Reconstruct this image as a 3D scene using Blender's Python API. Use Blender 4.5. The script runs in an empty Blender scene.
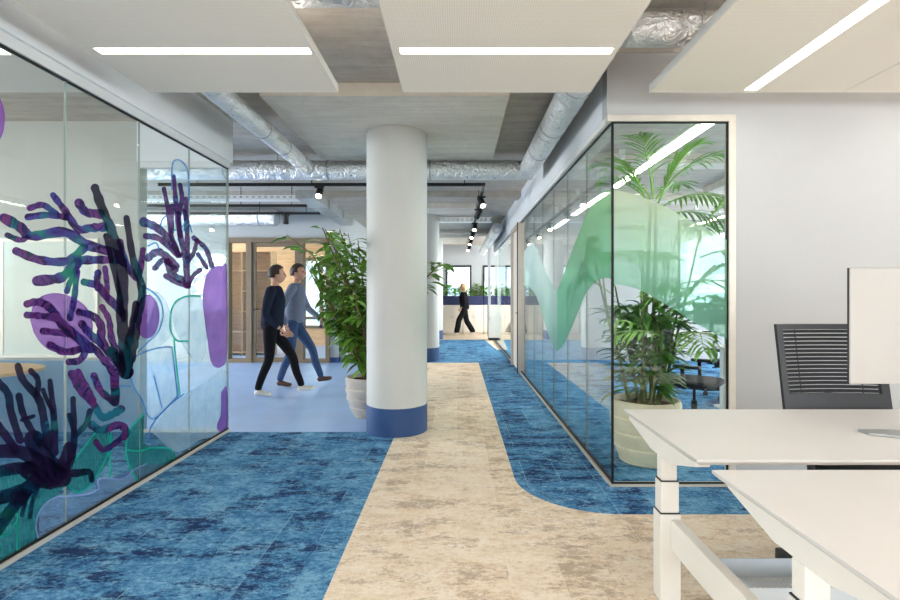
import bpy, bmesh, math, random
from mathutils import Vector, Matrix, Euler
PI = math.pi
R = math.radians
scn = bpy.context.scene
COL = scn.collection

# ------------------------------------------------------------------ camera, world, lights, exposure
cam_data = bpy.data.cameras.new('camera')
cam_data.lens = 20.0
cam_data.sensor_width = 36.0
cam_data.shift_x = -7.0 / 900.0
cam_data.shift_y = -6.0 / 900.0
cam_data.clip_start = 0.05
cam_data.clip_end = 200
camera = bpy.data.objects.new('camera', cam_data)
camera.location = (0, 0, 1.35)
camera.rotation_euler = (PI / 2, 0, 0)
COL.objects.link(camera)
scn.camera = camera

world = bpy.data.worlds.new('sky')
scn.world = world
world.use_nodes = True
wn = world.node_tree.nodes
wn['Background'].inputs['Color'].default_value = (0.92, 0.96, 1.0, 1)
wn['Background'].inputs['Strength'].default_value = 4.5

scn.view_settings.view_transform = 'Standard'
scn.view_settings.look = 'None'
scn.view_settings.exposure = 0.07
scn.view_settings.gamma = 1.0
scn.view_settings.use_curve_mapping = False
cy = scn.cycles
cy.max_bounces = 12
cy.diffuse_bounces = 5
cy.glossy_bounces = 5
cy.transmission_bounces = 6
cy.transparent_max_bounces = 24
cy.caustics_reflective = False
cy.caustics_refractive = False
cy.sample_clamp_indirect = 6.0
cy.use_denoising = True


def window_light(name, loc, rot, sx, sy, power, col=(0.93, 0.97, 1.0)):
    d = bpy.data.lights.new(name, 'AREA')
    d.shape = 'RECTANGLE'
    d.size, d.size_y = sx, sy
    d.energy = power
    d.color = col
    o = bpy.data.objects.new(name, d)
    o.location = loc
    o.rotation_euler = rot
    COL.objects.link(o)
    return o


# fill lamps added in the unseen outer window openings, standing in for daylight
window_light('daylight_fill_rear', (-0.8, -5.15, 1.75), (R(90), 0, 0), 15.0, 1.8, 25)
window_light('daylight_fill_left', (-9.45, 0.2, 1.75), (0, R(-90), 0), 1.8, 8.0, 160)
window_light('daylight_fill_lounge', (-9.45, 7.2, 1.75), (0, R(-90), 0), 1.8, 3.2, 480)
window_light('daylight_fill_store', (-9.45, 11.2, 1.75), (0, R(-90), 0), 1.8, 3.0, 420)
window_light('daylight_fill_right', (7.35, 6.8, 1.75), (0, R(90), 0), 1.8, 6.0, 330)
window_light('daylight_fill_right_front', (7.35, -1.2, 1.75), (0, R(90), 0), 1.8, 6.4, 25)
window_light('daylight_fill_far_right', (3.38, 13.8, 1.75), (0, R(90), 0), 1.8, 6.0, 320)
LED = 21.0         # luminance of the LED strips
sun_data = bpy.data.lights.new('bounce_sun', 'SUN')     # added: bounces off the unseen pale floor to brighten the ceiling panels
sun_data.energy = 6.0
sun_data.angle = R(1.0)
sun_data.color = (1.0, 0.97, 0.93)
bounce_sun = bpy.data.objects.new('bounce_sun', sun_data)
bounce_sun.rotation_euler = Vector((0.12, 0.80, -0.60)).to_track_quat('-Z', 'Y').to_euler()
COL.objects.link(bounce_sun)


# ------------------------------------------------------------------ helpers: nodes and materials
def lin(c):
    return c / 12.92 if c <= 0.04045 else ((c + 0.055) / 1.055) ** 2.4


def rgb(r, g, b):
    return (lin(r / 255), lin(g / 255), lin(b / 255), 1.0)


class NT:
    def __init__(self, name):
        self.m = bpy.data.materials.new(name)
        self.m.use_nodes = True
        self.t = self.m.node_tree
        self.t.nodes.clear()
        self.out = self.n('ShaderNodeOutputMaterial')

    def n(self, kind, **kw):
        nd = self.t.nodes.new(kind)
        for k, v in kw.items():
            if k.startswith('i_'):
                nd.inputs[k[2:].replace('_', ' ')].default_value = v
            else:
                setattr(nd, k, v)
        return nd

    def l(self, a, b):
        self.t.links.new(a, b)

    def coord(self, scale=(1, 1, 1), rot=(0, 0, 0), loc=(0, 0, 0)):
        c = self.n('ShaderNodeTexCoord')
        mp = self.n('ShaderNodeMapping')
        mp.inputs['Scale'].default_value = scale
        mp.inputs['Rotation'].default_value = rot
        mp.inputs['Location'].default_value = loc
        self.l(c.outputs['Object'], mp.inputs['Vector'])
        return mp.outputs['Vector']

    def noise(self, vec, scale, detail=4, rough=0.55, dist=0.0):
        nd = self.n('ShaderNodeTexNoise')
        nd.inputs['Scale'].default_value = scale
        nd.inputs['Detail'].default_value = detail
        nd.inputs['Roughness'].default_value = rough
        nd.inputs['Distortion'].default_value = dist
        if vec is not None:
            self.l(vec, nd.inputs['Vector'])
        return nd.outputs['Fac']

    def ramp(self, fac, stops, interp='LINEAR'):
        nd = self.n('ShaderNodeValToRGB')
        cr = nd.color_ramp
        cr.interpolation = interp
        while len(cr.elements) < len(stops):
            cr.elements.new(0.5)
        for e, (p, c) in zip(cr.elements, stops):
            e.position = p
            e.color = c if len(c) == 4 else (*c, 1)
        self.l(fac, nd.inputs['Fac'])
        return nd.outputs['Color']

    def mix(self, fac, a, b, blend='MIX'):
        nd = self.n('ShaderNodeMix', data_type='RGBA', blend_type=blend)
        for v, i in ((fac, 0), (a, 6), (b, 7)):
            if isinstance(v, (int, float)):
                nd.inputs[i].default_value = v
            elif isinstance(v, tuple):
                nd.inputs[i].default_value = v
            else:
                self.l(v, nd.inputs[i])
        return nd.outputs[2]

    def math(self, op, a, b=0.0, c=0.0):
        nd = self.n('ShaderNodeMath', operation=op)
        for i, v in enumerate((a, b, c)):
            if isinstance(v, (int, float)):
                nd.inputs[i].default_value = v
            else:
                self.l(v, nd.inputs[i])
        return nd.outputs[0]

    def principled(self, color, rough=0.5, metal=0.0, spec=0.5, bump=None, bstr=0.2, bdist=0.01):
        p = self.n('ShaderNodeBsdfPrincipled')
        if isinstance(color, tuple):
            p.inputs['Base Color'].default_value = color
        else:
            self.l(color, p.inputs['Base Color'])
        if isinstance(rough, (int, float)):
            p.inputs['Roughness'].default_value = rough
        else:
            self.l(rough, p.inputs['Roughness'])
        p.inputs['Metallic'].default_value = metal
        p.inputs['Specular IOR Level'].default_value = spec
        if bump is not None:
            b = self.n('ShaderNodeBump')
            b.inputs['Strength'].default_value = bstr
            b.inputs['Distance'].default_value = bdist
            self.l(bump, b.inputs['Height'])
            self.l(b.outputs['Normal'], p.inputs['Normal'])
        self.l(p.outputs[0], self.out.inputs['Surface'])
        return p


def plain(name, col, rough=0.5, metal=0.0, spec=0.5, var=0.06, scale=6.0, bump=0.0, bscale=80.0, stretch=(1, 1, 1)):
    m = NT(name)
    v = m.coord(stretch)
    n = m.noise(v, scale, 3)
    lo = tuple(max(0, c * (1 - var)) for c in col[:3]) + (1,)
    hi = tuple(min(1, c * (1 + var)) for c in col[:3]) + (1,)
    c = m.ramp(n, [(0.3, lo), (0.7, hi)])
    b = m.noise(v, bscale, 3) if bump else None
    m.principled(c, rough, metal, spec, b, bump, 0.005)
    return m.m


def emitter(name, col, strength):
    m = NT(name)
    e = m.n('ShaderNodeEmission')
    e.inputs['Color'].default_value = col
    e.inputs['Strength'].default_value = strength
    m.l(e.outputs[0], m.out.inputs['Surface'])
    return m.m


def glass_mat(name, tint=(0.95, 0.975, 0.965), f0=0.03, gain=0.9):
    """architectural glass: clear, slightly green, mirror at grazing angles"""
    m = NT(name)
    g = m.n('ShaderNodeNewGeometry')
    d = m.n('ShaderNodeVectorMath', operation='DOT_PRODUCT')
    m.l(g.outputs['Normal'], d.inputs[0])
    m.l(g.outputs['Incoming'], d.inputs[1])
    a = m.math('ABSOLUTE', d.outputs['Value'])
    k = m.math('POWER', m.math('SUBTRACT', 1.0, a), 5.0)
    f = m.math('MULTIPLY_ADD', k, gain, f0)
    t = m.n('ShaderNodeBsdfTransparent')
    t.inputs['Color'].default_value = (*tint, 1)
    s = m.n('ShaderNodeBsdfGlossy')
    s.inputs['Roughness'].default_value = 0.0
    s.inputs['Color'].default_value = (0.97, 1.0, 0.99, 1)
    mx = m.n('ShaderNodeMixShader')
    m.l(f, mx.inputs[0])
    m.l(t.outputs[0], mx.inputs[1])
    m.l(s.outputs[0], mx.inputs[2])
    m.l(mx.outputs[0], m.out.inputs['Surface'])
    return m.m


def film_mat(name, stops, alpha, scale=3.0, tint=0.6, dist=1.0, trans=0.45, stretch=(1, 1, 1), gradient=None, detail=4):
    """printed translucent film: partly clear and tinted, partly lit ink"""
    m = NT(name)
    v = m.coord(stretch)
    if gradient is None:
        f = m.noise(v, scale, detail, 0.6, dist)
    else:
        sp = m.n('ShaderNodeSeparateXYZ')
        m.l(v, sp.inputs[0])
        ax, lo, hi = gradient
        f = m.math('DIVIDE', m.math('SUBTRACT', sp.outputs[ax], lo), hi - lo)
        f = m.math('ADD', f, m.math('MULTIPLY', m.math('SUBTRACT', m.noise(v, scale, 2), 0.5), 0.1))
    c = m.ramp(f, stops)
    d = m.n('ShaderNodeBsdfDiffuse')
    tl = m.n('ShaderNodeBsdfTranslucent')
    tr = m.n('ShaderNodeBsdfTransparent')
    m.l(c, d.inputs['Color'])
    m.l(c, tl.inputs['Color'])
    tc = m.mix(tint, (1, 1, 1, 1), c)
    m.l(tc, tr.inputs['Color'])
    m1 = m.n('ShaderNodeMixShader')
    m1.inputs[0].default_value = trans
    m.l(d.outputs[0], m1.inputs[1])
    m.l(tl.outputs[0], m1.inputs[2])
    m2 = m.n('ShaderNodeMixShader')
    m2.inputs[0].default_value = alpha
    m.l(tr.outputs[0], m2.inputs[1])
    m.l(m1.outputs[0], m2.inputs[2])
    m.l(m2.outputs[0], m.out.inputs['Surface'])
    return m.m


def carpet(name, dark, mid, light, lightest, seam, k=1.0, dk=0.9):
    m = NT(name)
    br = m.n('ShaderNodeTexBrick')           # planks 0.25 x 1 m, laid lengthwise, each in a slightly different tone
    br.offset = 0.5
    for k2, val in (('Scale', 1.0), ('Mortar Size', 0.0028), ('Brick Width', 1.0), ('Row Height', 0.25), ('Bias', 0.0)):
        br.inputs[k2].default_value = val
    br.inputs['Color1'].default_value = (0, 0, 0, 1)
    br.inputs['Color2'].default_value = (1, 1, 1, 1)
    br.inputs['Mortar'].default_value = (0.5, 0.5, 0.5, 1)
    m.l(m.coord((1, 1, 1), (0, 0, PI / 2)), br.inputs['Vector'])
    tone = m.math('SUBTRACT', br.outputs['Color'], 0.5)
    fine = m.noise(m.coord((1, 1.3, 1)), 95.0, 2, 0.7)
    speck = m.noise(m.coord((1, 1.7, 1)), 26.0, 4, 0.75, 0.3)
    cloud = m.noise(m.coord((1, 1.7, 1)), 5.0 * k, 6, 0.75, 0.2)
    base = m.math('ADD', m.math('MULTIPLY', cloud, 0.45), m.math('ADD', m.math('MULTIPLY', speck, 0.35), m.math('MULTIPLY', fine, 0.20)))
    base = m.math('ADD', base, m.math('MULTIPLY', tone, 0.035))
    c = m.ramp(base, [(0.415, mid), (0.50, light), (0.585, lightest)])
    streak = m.noise(m.coord((1.0, 2.3, 1)), 2.4 * k, 7, 0.74, 0.15)
    patchy = m.math('ADD', m.math('MULTIPLY', streak, 0.66), m.math('ADD', m.math('MULTIPLY', speck, 0.22), m.math('MULTIPLY', fine, 0.12)))
    patchy = m.math('ADD', patchy, m.math('MULTIPLY', tone, 0.05))
    mask = m.ramp(patchy, [(0.425, (dk,) * 3), (0.455, (dk * 0.55,) * 3), (0.50, (0, 0, 0))])
    c2 = m.mix(mask, c, dark)
    sn = m.noise(m.coord((1, 1, 1)), 2.3, 2)
    sf = m.math('MULTIPLY', br.outputs['Fac'], m.math('GREATER_THAN', sn, 0.52))
    c3 = m.mix(m.math('MULTIPLY', sf, 0.5), c2, seam)
    m.principled(c3, 0.95, 0, 0.1, fine, 0.5, 0.006)
    return m.m


def concrete(name, a, b):
    m = NT(name)
    v = m.coord((0.5, 3.2, 1))
    n1 = m.noise(v, 3.0, 6, 0.65)
    n2 = m.noise(m.coord(), 9.0, 5, 0.6)
    w = m.n('ShaderNodeTexWave', wave_type='BANDS', bands_direction='Y', wave_profile='SAW')
    w.inputs['Scale'].default_value = 1.6
    w.inputs['Distortion'].default_value = 0.3
    m.l(m.coord(), w.inputs['Vector'])
    board = m.ramp(w.outputs['Fac'], [(0.0, (0.72, 0.72, 0.72)), (0.05, (1, 1, 1)), (0.96, (0.95, 0.95, 0.95)), (1.0, (0.7, 0.7, 0.7))])
    c = m.ramp(m.math('ADD', m.math('MULTIPLY', n1, 0.6), m.math('MULTIPLY', n2, 0.4)), [(0.32, a), (0.68, b)])
    c = m.mix(0.6, c, board, 'MULTIPLY')
    pits = m.ramp(m.noise(m.coord((1, 2.5, 1)), 24, 2, 0.5), [(0.25, (0.45, 0.42, 0.38)), (0.31, (1, 1, 1))])
    c = m.mix(0.7, c, pits, 'MULTIPLY')
    m.principled(c, 0.9, 0, 0.2, n1, 0.5, 0.02)
    return m.m


def foil(name):
    m = NT(name)
    v = m.coord()
    n = m.noise(v, 13, 4, 0.6, 2.0)
    c = m.ramp(n, [(0.3, rgb(222, 222, 222)), (0.7, rgb(246, 246, 246))])
    m.principled(c, m.ramp(n, [(0.3, (0.26,) * 3), (0.7, (0.42,) * 3)]), 1.0, 0.5, n, 1.0, 0.035)
    return m.m


M = {}
M['carpet_blue'] = carpet('blue carpet tiles', rgb(34, 48, 92), rgb(54, 104, 152), rgb(86, 144, 188), rgb(134, 182, 212), rgb(150, 194, 222))
M['carpet_beige'] = carpet('beige carpet tiles', rgb(184, 160, 138), rgb(226, 204, 176), rgb(242, 224, 200), rgb(250, 238, 222), rgb(252, 243, 230), 1.1, 0.72)
M['lino'] = plain('light blue linoleum', rgb(158, 190, 234), 0.35, 0, 0.4, 0.05, 3)
M['bounce_floor'] = plain('unseen pale bounce floor', rgb(238, 233, 226), 0.7, 0, 0.3, 0.04, 3)  # unseen floor behind the camera, made pale to bounce light upward
M['wood_floor'] = plain('pale oak floor', rgb(214, 194, 168), 0.5, 0, 0.4, 0.08, 4, stretch=(1, 8, 1))
M['concrete'] = concrete('board marked concrete', rgb(178, 168, 156), rgb(212, 203, 192))
M['concrete_light'] = concrete('pale painted concrete', rgb(214, 205, 192), rgb(236, 228, 216))
M['wall'] = plain('white wall paint', rgb(185, 186, 186), 0.7, 0, 0.3, 0.02, 2, 0.05, 220)
M['bulkhead'] = plain('pale blue grey bulkhead paint', rgb(228, 231, 234), 0.6, 0, 0.3, 0.02, 2, 0.05, 220)
M['wall_blue'] = plain('pale blue wall paint', rgb(182, 185, 184), 0.65, 0, 0.3, 0.02, 2)
M['wall_grey'] = plain('warm grey wall paint', rgb(182, 183, 177), 0.7, 0, 0.3, 0.02, 2)
M['wainscot'] = plain('blue grey wainscot paint', rgb(128, 162, 190), 0.6, 0, 0.3, 0.03, 2)
M['column'] = plain('white column paint', rgb(198, 198, 193), 0.55, 0, 0.35, 0.02, 2, 0.04, 200)
M['navy_band'] = plain('navy plinth paint', rgb(46, 76, 124), 0.5, 0, 0.4, 0.04, 3)
M['white_metal'] = plain('white powder coated metal', rgb(236, 235, 232), 0.4, 0, 0.5, 0.02, 4)
M['monitor_white'] = plain('white monitor shell', rgb(186, 182, 177), 0.45, 0, 0.4, 0.02, 3)
M['desk_edge'] = plain('desk edge greyed against glare', rgb(206, 204, 202), 0.5, 0, 0.4, 0.02, 3)  # edges and underside greyed to hold down the light they catch
M['rail_white'] = plain('pale grey rail lacquer', rgb(212, 214, 214), 0.5, 0, 0.4, 0.02, 3)
M['alu'] = plain('aluminium rail', rgb(214, 208, 196), 0.4, 0.25, 0.5, 0.05, 8)
M['door_alu'] = plain('champagne aluminium post', rgb(196, 184, 172), 0.35, 0.4, 0.5, 0.05, 8)
M['black_seal'] = plain('black rubber seal', rgb(26, 27, 28), 0.6, 0, 0.3, 0.1, 20)
M['black_metal'] = plain('black powder coated metal', rgb(24, 24, 26), 0.5, 0, 0.4, 0.1, 20)
M['black_plastic'] = plain('black plastic', rgb(34, 35, 38), 0.45, 0, 0.45, 0.1, 15)
M['mesh_fabric'] = plain('charcoal chair mesh', rgb(50, 52, 56), 0.85, 0, 0.2, 0.15, 160, 0.4, 300)
M['glass'] = glass_mat('partition glass')
M['glass_edge'] = plain('green glass edge', rgb(60, 92, 84), 0.2, 0, 0.5, 0.1, 8)
M['glass_seam'] = plain('clear joint strip', rgb(140, 152, 148), 0.3, 0, 0.5, 0.05, 8)
M['led'] = emitter('warm white led diffuser', (1.0, 0.955, 0.90, 1), LED)
M['spot_led'] = emitter('spotlight lens', (1.0, 0.86, 0.68, 1), 26.0)
M['foil'] = foil('crumpled foil insulation')
M['galv'] = plain('galvanised steel', rgb(176, 178, 178), 0.4, 0.7, 0.5, 0.1, 14)
M['desk'] = plain('white melamine', rgb(233, 230, 227), 0.42, 0, 0.4, 0.012, 3)
M['desk_frame'] = plain('white desk frame lacquer', rgb(232, 229, 222), 0.4, 0, 0.45, 0.02, 4)
M['tray'] = plain('pale blue grey tray steel', rgb(206, 216, 224), 0.45, 0.1, 0.5, 0.02, 4)
M['oak'] = plain('oak veneer', rgb(214, 176, 130), 0.5, 0, 0.4, 0.15, 5, stretch=(1, 7, 7))
M['taupe'] = plain('taupe painted timber frame', rgb(126, 108, 86), 0.5, 0, 0.4, 0.06, 5)
M['pot'] = plain('sand coloured ceramic pot', rgb(222, 212, 186), 0.8, 0, 0.2, 0.06, 12, 0.25, 160)
M['pot_grey'] = plain('stone coloured ceramic pot', rgb(192, 184, 174), 0.8, 0, 0.2, 0.06, 12, 0.25, 160)
M['soil'] = plain('bark mulch', rgb(84, 58, 42), 0.95, 0, 0.1, 0.4, 50, 0.8, 60)
M['leaf'] = plain('glossy green leaf', rgb(106, 150, 58), 0.5, 0, 0.3, 0.35, 9)
M['leaf_dark'] = plain('dark green leaf', rgb(82, 130, 54), 0.5, 0, 0.3, 0.4, 7)
M['palm_leaf'] = plain('palm leaflet', rgb(128, 182, 76), 0.4, 0, 0.45, 0.4, 5)
M['stem'] = plain('plant cane', rgb(112, 122, 72), 0.6, 0, 0.3, 0.25, 30)
M['bark'] = plain('brown plant stem', rgb(110, 92, 66), 0.8, 0, 0.2, 0.25, 30)
M['navy_box'] = plain('navy planter laminate', rgb(44, 50, 88), 0.5, 0, 0.4, 0.04, 5)
M['cabinet'] = plain('cream cabinet laminate', rgb(234, 225, 211), 0.5, 0, 0.4, 0.02, 4)
M['skin'] = plain('skin', rgb(206, 156, 132), 0.55, 0, 0.4, 0.05, 20)
M['navy_knit'] = plain('navy knit', rgb(36, 42, 58), 0.9, 0, 0.1, 0.15, 40, 0.3, 200)
M['blue_knit'] = plain('grey blue knit', rgb(122, 130, 148), 0.9, 0, 0.1, 0.1, 40, 0.3, 200)
M['black_cloth'] = plain('black cloth', rgb(26, 26, 30), 0.9, 0, 0.1, 0.15, 30)
M['denim'] = plain('blue denim', rgb(62, 82, 116), 0.9, 0, 0.1, 0.2, 30)
M['brown_leather'] = plain('brown leather', rgb(86, 58, 46), 0.5, 0, 0.4, 0.15, 20)
M['white_leather'] = plain('off white shoe leather', rgb(222, 214, 200), 0.5, 0, 0.4, 0.08, 20)
M['hair_dark'] = plain('dark brown hair', rgb(48, 34, 28), 0.6, 0, 0.4, 0.25, 60)
M['hair_blond'] = plain('blond hair', rgb(196, 162, 112), 0.6, 0, 0.4, 0.2, 60)
M['eye'] = plain('dark eye', rgb(30, 24, 22), 0.2, 0, 0.5, 0.1, 60)
M['orange'] = plain('orange plastic', rgb(214, 92, 52), 0.5, 0, 0.4, 0.05, 9)
M['screen_grey'] = plain('dark grey screen back', rgb(80, 86, 88), 0.5, 0, 0.4, 0.05, 9)
M['facade'] = plain('pale blue office facade', rgb(188, 200, 206), 0.3, 0, 0.5, 0.15, 0.5)
M['facade_white'] = plain('pale render facade', rgb(214, 222, 214), 0.6, 0, 0.4, 0.06, 0.8)

# acoustic panel: finely perforated warm white felt
_m = NT('perforated acoustic panel')
_v = _m.n('ShaderNodeTexVoronoi')
_v.inputs['Scale'].default_value = 90
_v.inputs['Randomness'].default_value = 0.0
_m.l(_m.coord(), _v.inputs['Vector'])
_c = _m.ramp(_v.outputs['Distance'], [(0.20, rgb(224, 214, 200)), (0.34, rgb(244, 236, 224))])
_m.principled(_c, 0.85, 0, 0.2)
M['panel'] = _m.m
M['panel_edge'] = plain('acoustic panel edge', rgb(222, 218, 210), 0.8, 0, 0.2, 0.02, 6)


# ------------------------------------------------------------------ helpers: meshes and objects
def wsum(o):
    v = Vector((0, 0, 0))
    while o is not None:
        v += o.location
        o = o.parent
    return v


def obj(name, bm, mat, parent=None, smooth=False, bevel=0.0, seg=2, local=False, label=None):
    """links one bmesh as one object; coordinates are world ones unless local is set"""
    bmesh.ops.recalc_face_normals(bm, faces=bm.faces) if bm.faces else None
    if parent is not None and not local:
        bmesh.ops.translate(bm, verts=bm.verts, vec=-wsum(parent))
    me = bpy.data.meshes.new(name)
    if smooth:
        for f in bm.faces:
            f.smooth = True
    bm.to_mesh(me)
    bm.free()
    me.materials.append(M[mat] if isinstance(mat, str) else mat)
    o = bpy.data.objects.new(name, me)
    COL.objects.link(o)
    o.parent = parent
    if bevel:
        b = o.modifiers.new('soft_edge', 'BEVEL')
        b.width = bevel
        b.segments = seg
        b.limit_method = 'ANGLE'
        b.angle_limit = R(40)
    if label:
        o['label'] = label
    return o


def tag(o, label=None, cat=None, group=None, kind=None):
    for k, v in (('label', label), ('category', cat), ('group', group), ('kind', kind)):
        if v:
            o[k] = v
    return o


def thing(name, label, cat, loc=(0, 0, 0), rotz=0.0, group=None, kind=None):
    o = bpy.data.objects.new(name, None)
    o.empty_display_size = 0.1
    o.location = loc
    o.rotation_euler = (0, 0, rotz)
    COL.objects.link(o)
    return tag(o, label, cat, group, kind)


def dup(root, loc, rotz=0.0, label=None, group=None):
    kids = {}
    for o in scn.objects:
        if o.parent is not None:
            kids.setdefault(o.parent.name, []).append(o)

    def cp(o, par):
        c = o.copy()
        COL.objects.link(c)
        if par is not None:
            c.parent = par
        for ch in kids.get(o.name, []):
            cp(ch, c)
        return c
    r = cp(root, None)
    r.location = loc
    r.rotation_euler = (0, 0, rotz)
    if label:
        r['label'] = label
    if group:
        r['group'] = group
    return r


def B():
    return bmesh.new()


def box(bm, x0, x1, y0, y1, z0, z1):
    v = [bm.verts.new((x, y, z)) for x in (x0, x1) for y in (y0, y1) for z in (z0, z1)]
    for a in ((0, 1, 3, 2), (4, 6, 7, 5), (0, 4, 5, 1), (2, 3, 7, 6), (0, 2, 6, 4), (1, 5, 7, 3)):
        bm.faces.new([v[i] for i in a])
    return bm


def prism(bm, pts, z0, z1):
    """pts: polygon in XY"""
    lo = [bm.verts.new((x, y, z0)) for x, y in pts]
    hi = [bm.verts.new((x, y, z1)) for x, y in pts]
    n = len(pts)
    bm.faces.new(lo[::-1])
    bm.faces.new(hi)
    for i in range(n):
        bm.faces.new((lo[i], lo[(i + 1) % n], hi[(i + 1) % n], hi[i]))
    return bm


def prism_x(bm, pts, x0, x1):
    """pts: polygon in YZ, extruded along X"""
    lo = [bm.verts.new((x0, y, z)) for y, z in pts]
    hi = [bm.verts.new((x1, y, z)) for y, z in pts]
    n = len(pts)
    bm.faces.new(lo[::-1])
    bm.faces.new(hi)
    for i in range(n):
        bm.faces.new((lo[i], lo[(i + 1) % n], hi[(i + 1) % n], hi[i]))
    return bm


def tube(bm, path, rad, n=10, caps=True):
    """round tube along a list of points; rad a number or one per point"""
    pts = [Vector(p) for p in path]
    rads = [rad] * len(pts) if isinstance(rad, (int, float)) else list(rad)
    rings = []
    up = None
    for i, p in enumerate(pts):
        a = pts[max(i - 1, 0)]
        b = pts[min(i + 1, len(pts) - 1)]
        d = (b - a).normalized()
        if up is None:
            up = Vector((0, 0, 1)) if abs(d.z) < 0.9 else Vector((1, 0, 0))
        s = d.cross(up).normalized()
        up = s.cross(d).normalized()
        ring = []
        for k in range(n):
            t = 2 * PI * k / n
            ring.append(bm.verts.new(p + (s * math.cos(t) + up * math.sin(t)) * rads[i]))
        rings.append(ring)
    for r0, r1 in zip(rings, rings[1:]):
        for k in range(n):
            bm.faces.new((r0[k], r0[(k + 1) % n], r1[(k + 1) % n], r1[k]))
    if caps:
        bm.faces.new(rings[0][::-1])
        bm.faces.new(rings[-1])
    return bm


def lathe(bm, prof, c=(0, 0, 0), n=48, cap_top=True, cap_bot=True):
    """prof: list of (r, z)"""
    rings = []
    for r, z in prof:
        rings.append([bm.verts.new((c[0] + r * math.cos(2 * PI * k / n), c[1] + r * math.sin(2 * PI * k / n), c[2] + z)) for k in range(n)])
    for a, b in zip(rings, rings[1:]):
        for k in range(n):
            bm.faces.new((a[k], a[(k + 1) % n], b[(k + 1) % n], b[k]))
    if cap_bot:
        bm.faces.new(rings[0][::-1])
    if cap_top:
        bm.faces.new(rings[-1])
    return bm


def ball(bm, c, rx, ry, rz, nu=16, nv=10):
    ret = bmesh.ops.create_uvsphere(bm, u_segments=nu, v_segments=nv, radius=1.0)
    for v in ret['verts']:
        v.co = Vector((c[0] + v.co.x * rx, c[1] + v.co.y * ry, c[2] + v.co.z * rz))
    return ret['verts']


def struct(name, bm, mat, label=None, cat=None, **kw):
    return tag(obj(name, bm, mat, **kw), label, cat, None, 'structure')


SLAB = 3.04
# ------------------------------------------------------------------ floor
b = B(); box(b, -9.5, 7.4, -5.2, 17.4, -0.2, 0.0); struct('floor', b, 'lino')
CZ = 0.006
arc = [(1.02 - 0.6 * math.sin(t), 3.65 - 0.6 * math.cos(t)) for t in [i * PI / 2 / 14 for i in range(15)]]
b = B(); prism(b, [(-0.59, 0.2), (7.3, 0.2), (7.3, 3.05)] + arc + [(0.42, 9.78), (-0.59, 9.78)], 0, CZ)
struct('floor_beige_carpet', b, 'carpet_beige')
b = B(); prism(b, [(0.80, 14.7), (0.96, 12.05), (1.07, 12.05), (1.07, 14.7)], 0, CZ); struct('floor_beige_carpet', b, 'carpet_beige')
b = B()
prism(b, [(-9.4, 0.2), (-0.59, 0.2), (-0.59, 4.87), (-9.4, 4.87)], 0, CZ)
prism(b, [(7.3, 3.05), (7.3, 10.1), (5.0, 10.1), (3.4, 10.1), (3.4, 14.7), (1.07, 14.7), (1.07, 12.05), (0.96, 12.05), (0.80, 14.7), (-2.0, 14.7), (-2.0, 9.78), (0.42, 9.78)] + arc[::-1], 0, CZ)
struct('floor_blue_carpet', b, 'carpet_blue')
b = B(); box(b, -3.0, 3.5, 14.7, 17.3, 0, CZ); struct('floor_oak', b, 'wood_floor')
b = B(); box(b, -9.4, 7.3, -5.15, 0.2, 0, CZ); struct('floor_bounce', b, 'bounce_floor')  # out of view, pale so it throws light up at the ceiling panels

# ------------------------------------------------------------------ ceiling slab and the dropped concrete pads over the columns
b = B(); box(b, -9.5, 7.4, -5.2, 17.4, SLAB, SLAB + 0.25); struct('ceiling', b, 'concrete')
for x, y in ((-0.58, 4.95), (-0.65, 10.2), (-0.72, 15.0), (-0.55, -0.4), (-6.4, 7.4), (4.9, 7.0)):
    b = B(); box(b, x - 1.0, x + 1.0, y - 0.95, y + 0.92, SLAB - 0.105, SLAB); struct('ceiling_pad', b, 'concrete_light')
for y in (8.2, 13.0):
    b = B(); box(b, -9.4, 1.04, y, y + 0.3, SLAB - 0.1, SLAB); struct('ceiling_beam', b, 'concrete')
for y in (6.0, 8.4):
    b = B(); box(b, 1.16, 7.3, y, y + 0.3, SLAB - 0.12, SLAB); struct('ceiling_beam', b, 'concrete_light')

# ------------------------------------------------------------------ columns
for (x, y, top), lab in (((-0.596, 4.97, SLAB - 0.105), 'big round white column with a navy foot standing at the carpet edge'),
                         ((-0.66, 10.2, SLAB - 0.105), 'round white column behind the big column, partly hidden by it'),
                         ((-0.72, 15.0, SLAB - 0.105), 'most distant round white column near the planter cabinets'),
                         ((4.9, 7.0, SLAB - 0.105), 'round column inside the glazed office by the window')):
    b = B(); lathe(b, [(0.298, 0.272), (0.298, top - 0.012), (0.290, top)], (x, y, 0), 64)
    c = tag(obj('column', b, 'column', smooth=True), lab, 'column', kind='structure')
    b = B(); lathe(b, [(0.301, CZ), (0.301, 0.27), (0.298, 0.272)], (x, y, 0), 64)
    obj('plinth_band', b, 'navy_band', c, smooth=True, label='navy painted foot of the column')
for o in [o for o in scn.objects if o.name.startswith(('column', 'plinth_band'))]:
    m_ = o.modifiers.new('edges', 'EDGE_SPLIT'); m_.split_angle = R(35)

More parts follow.
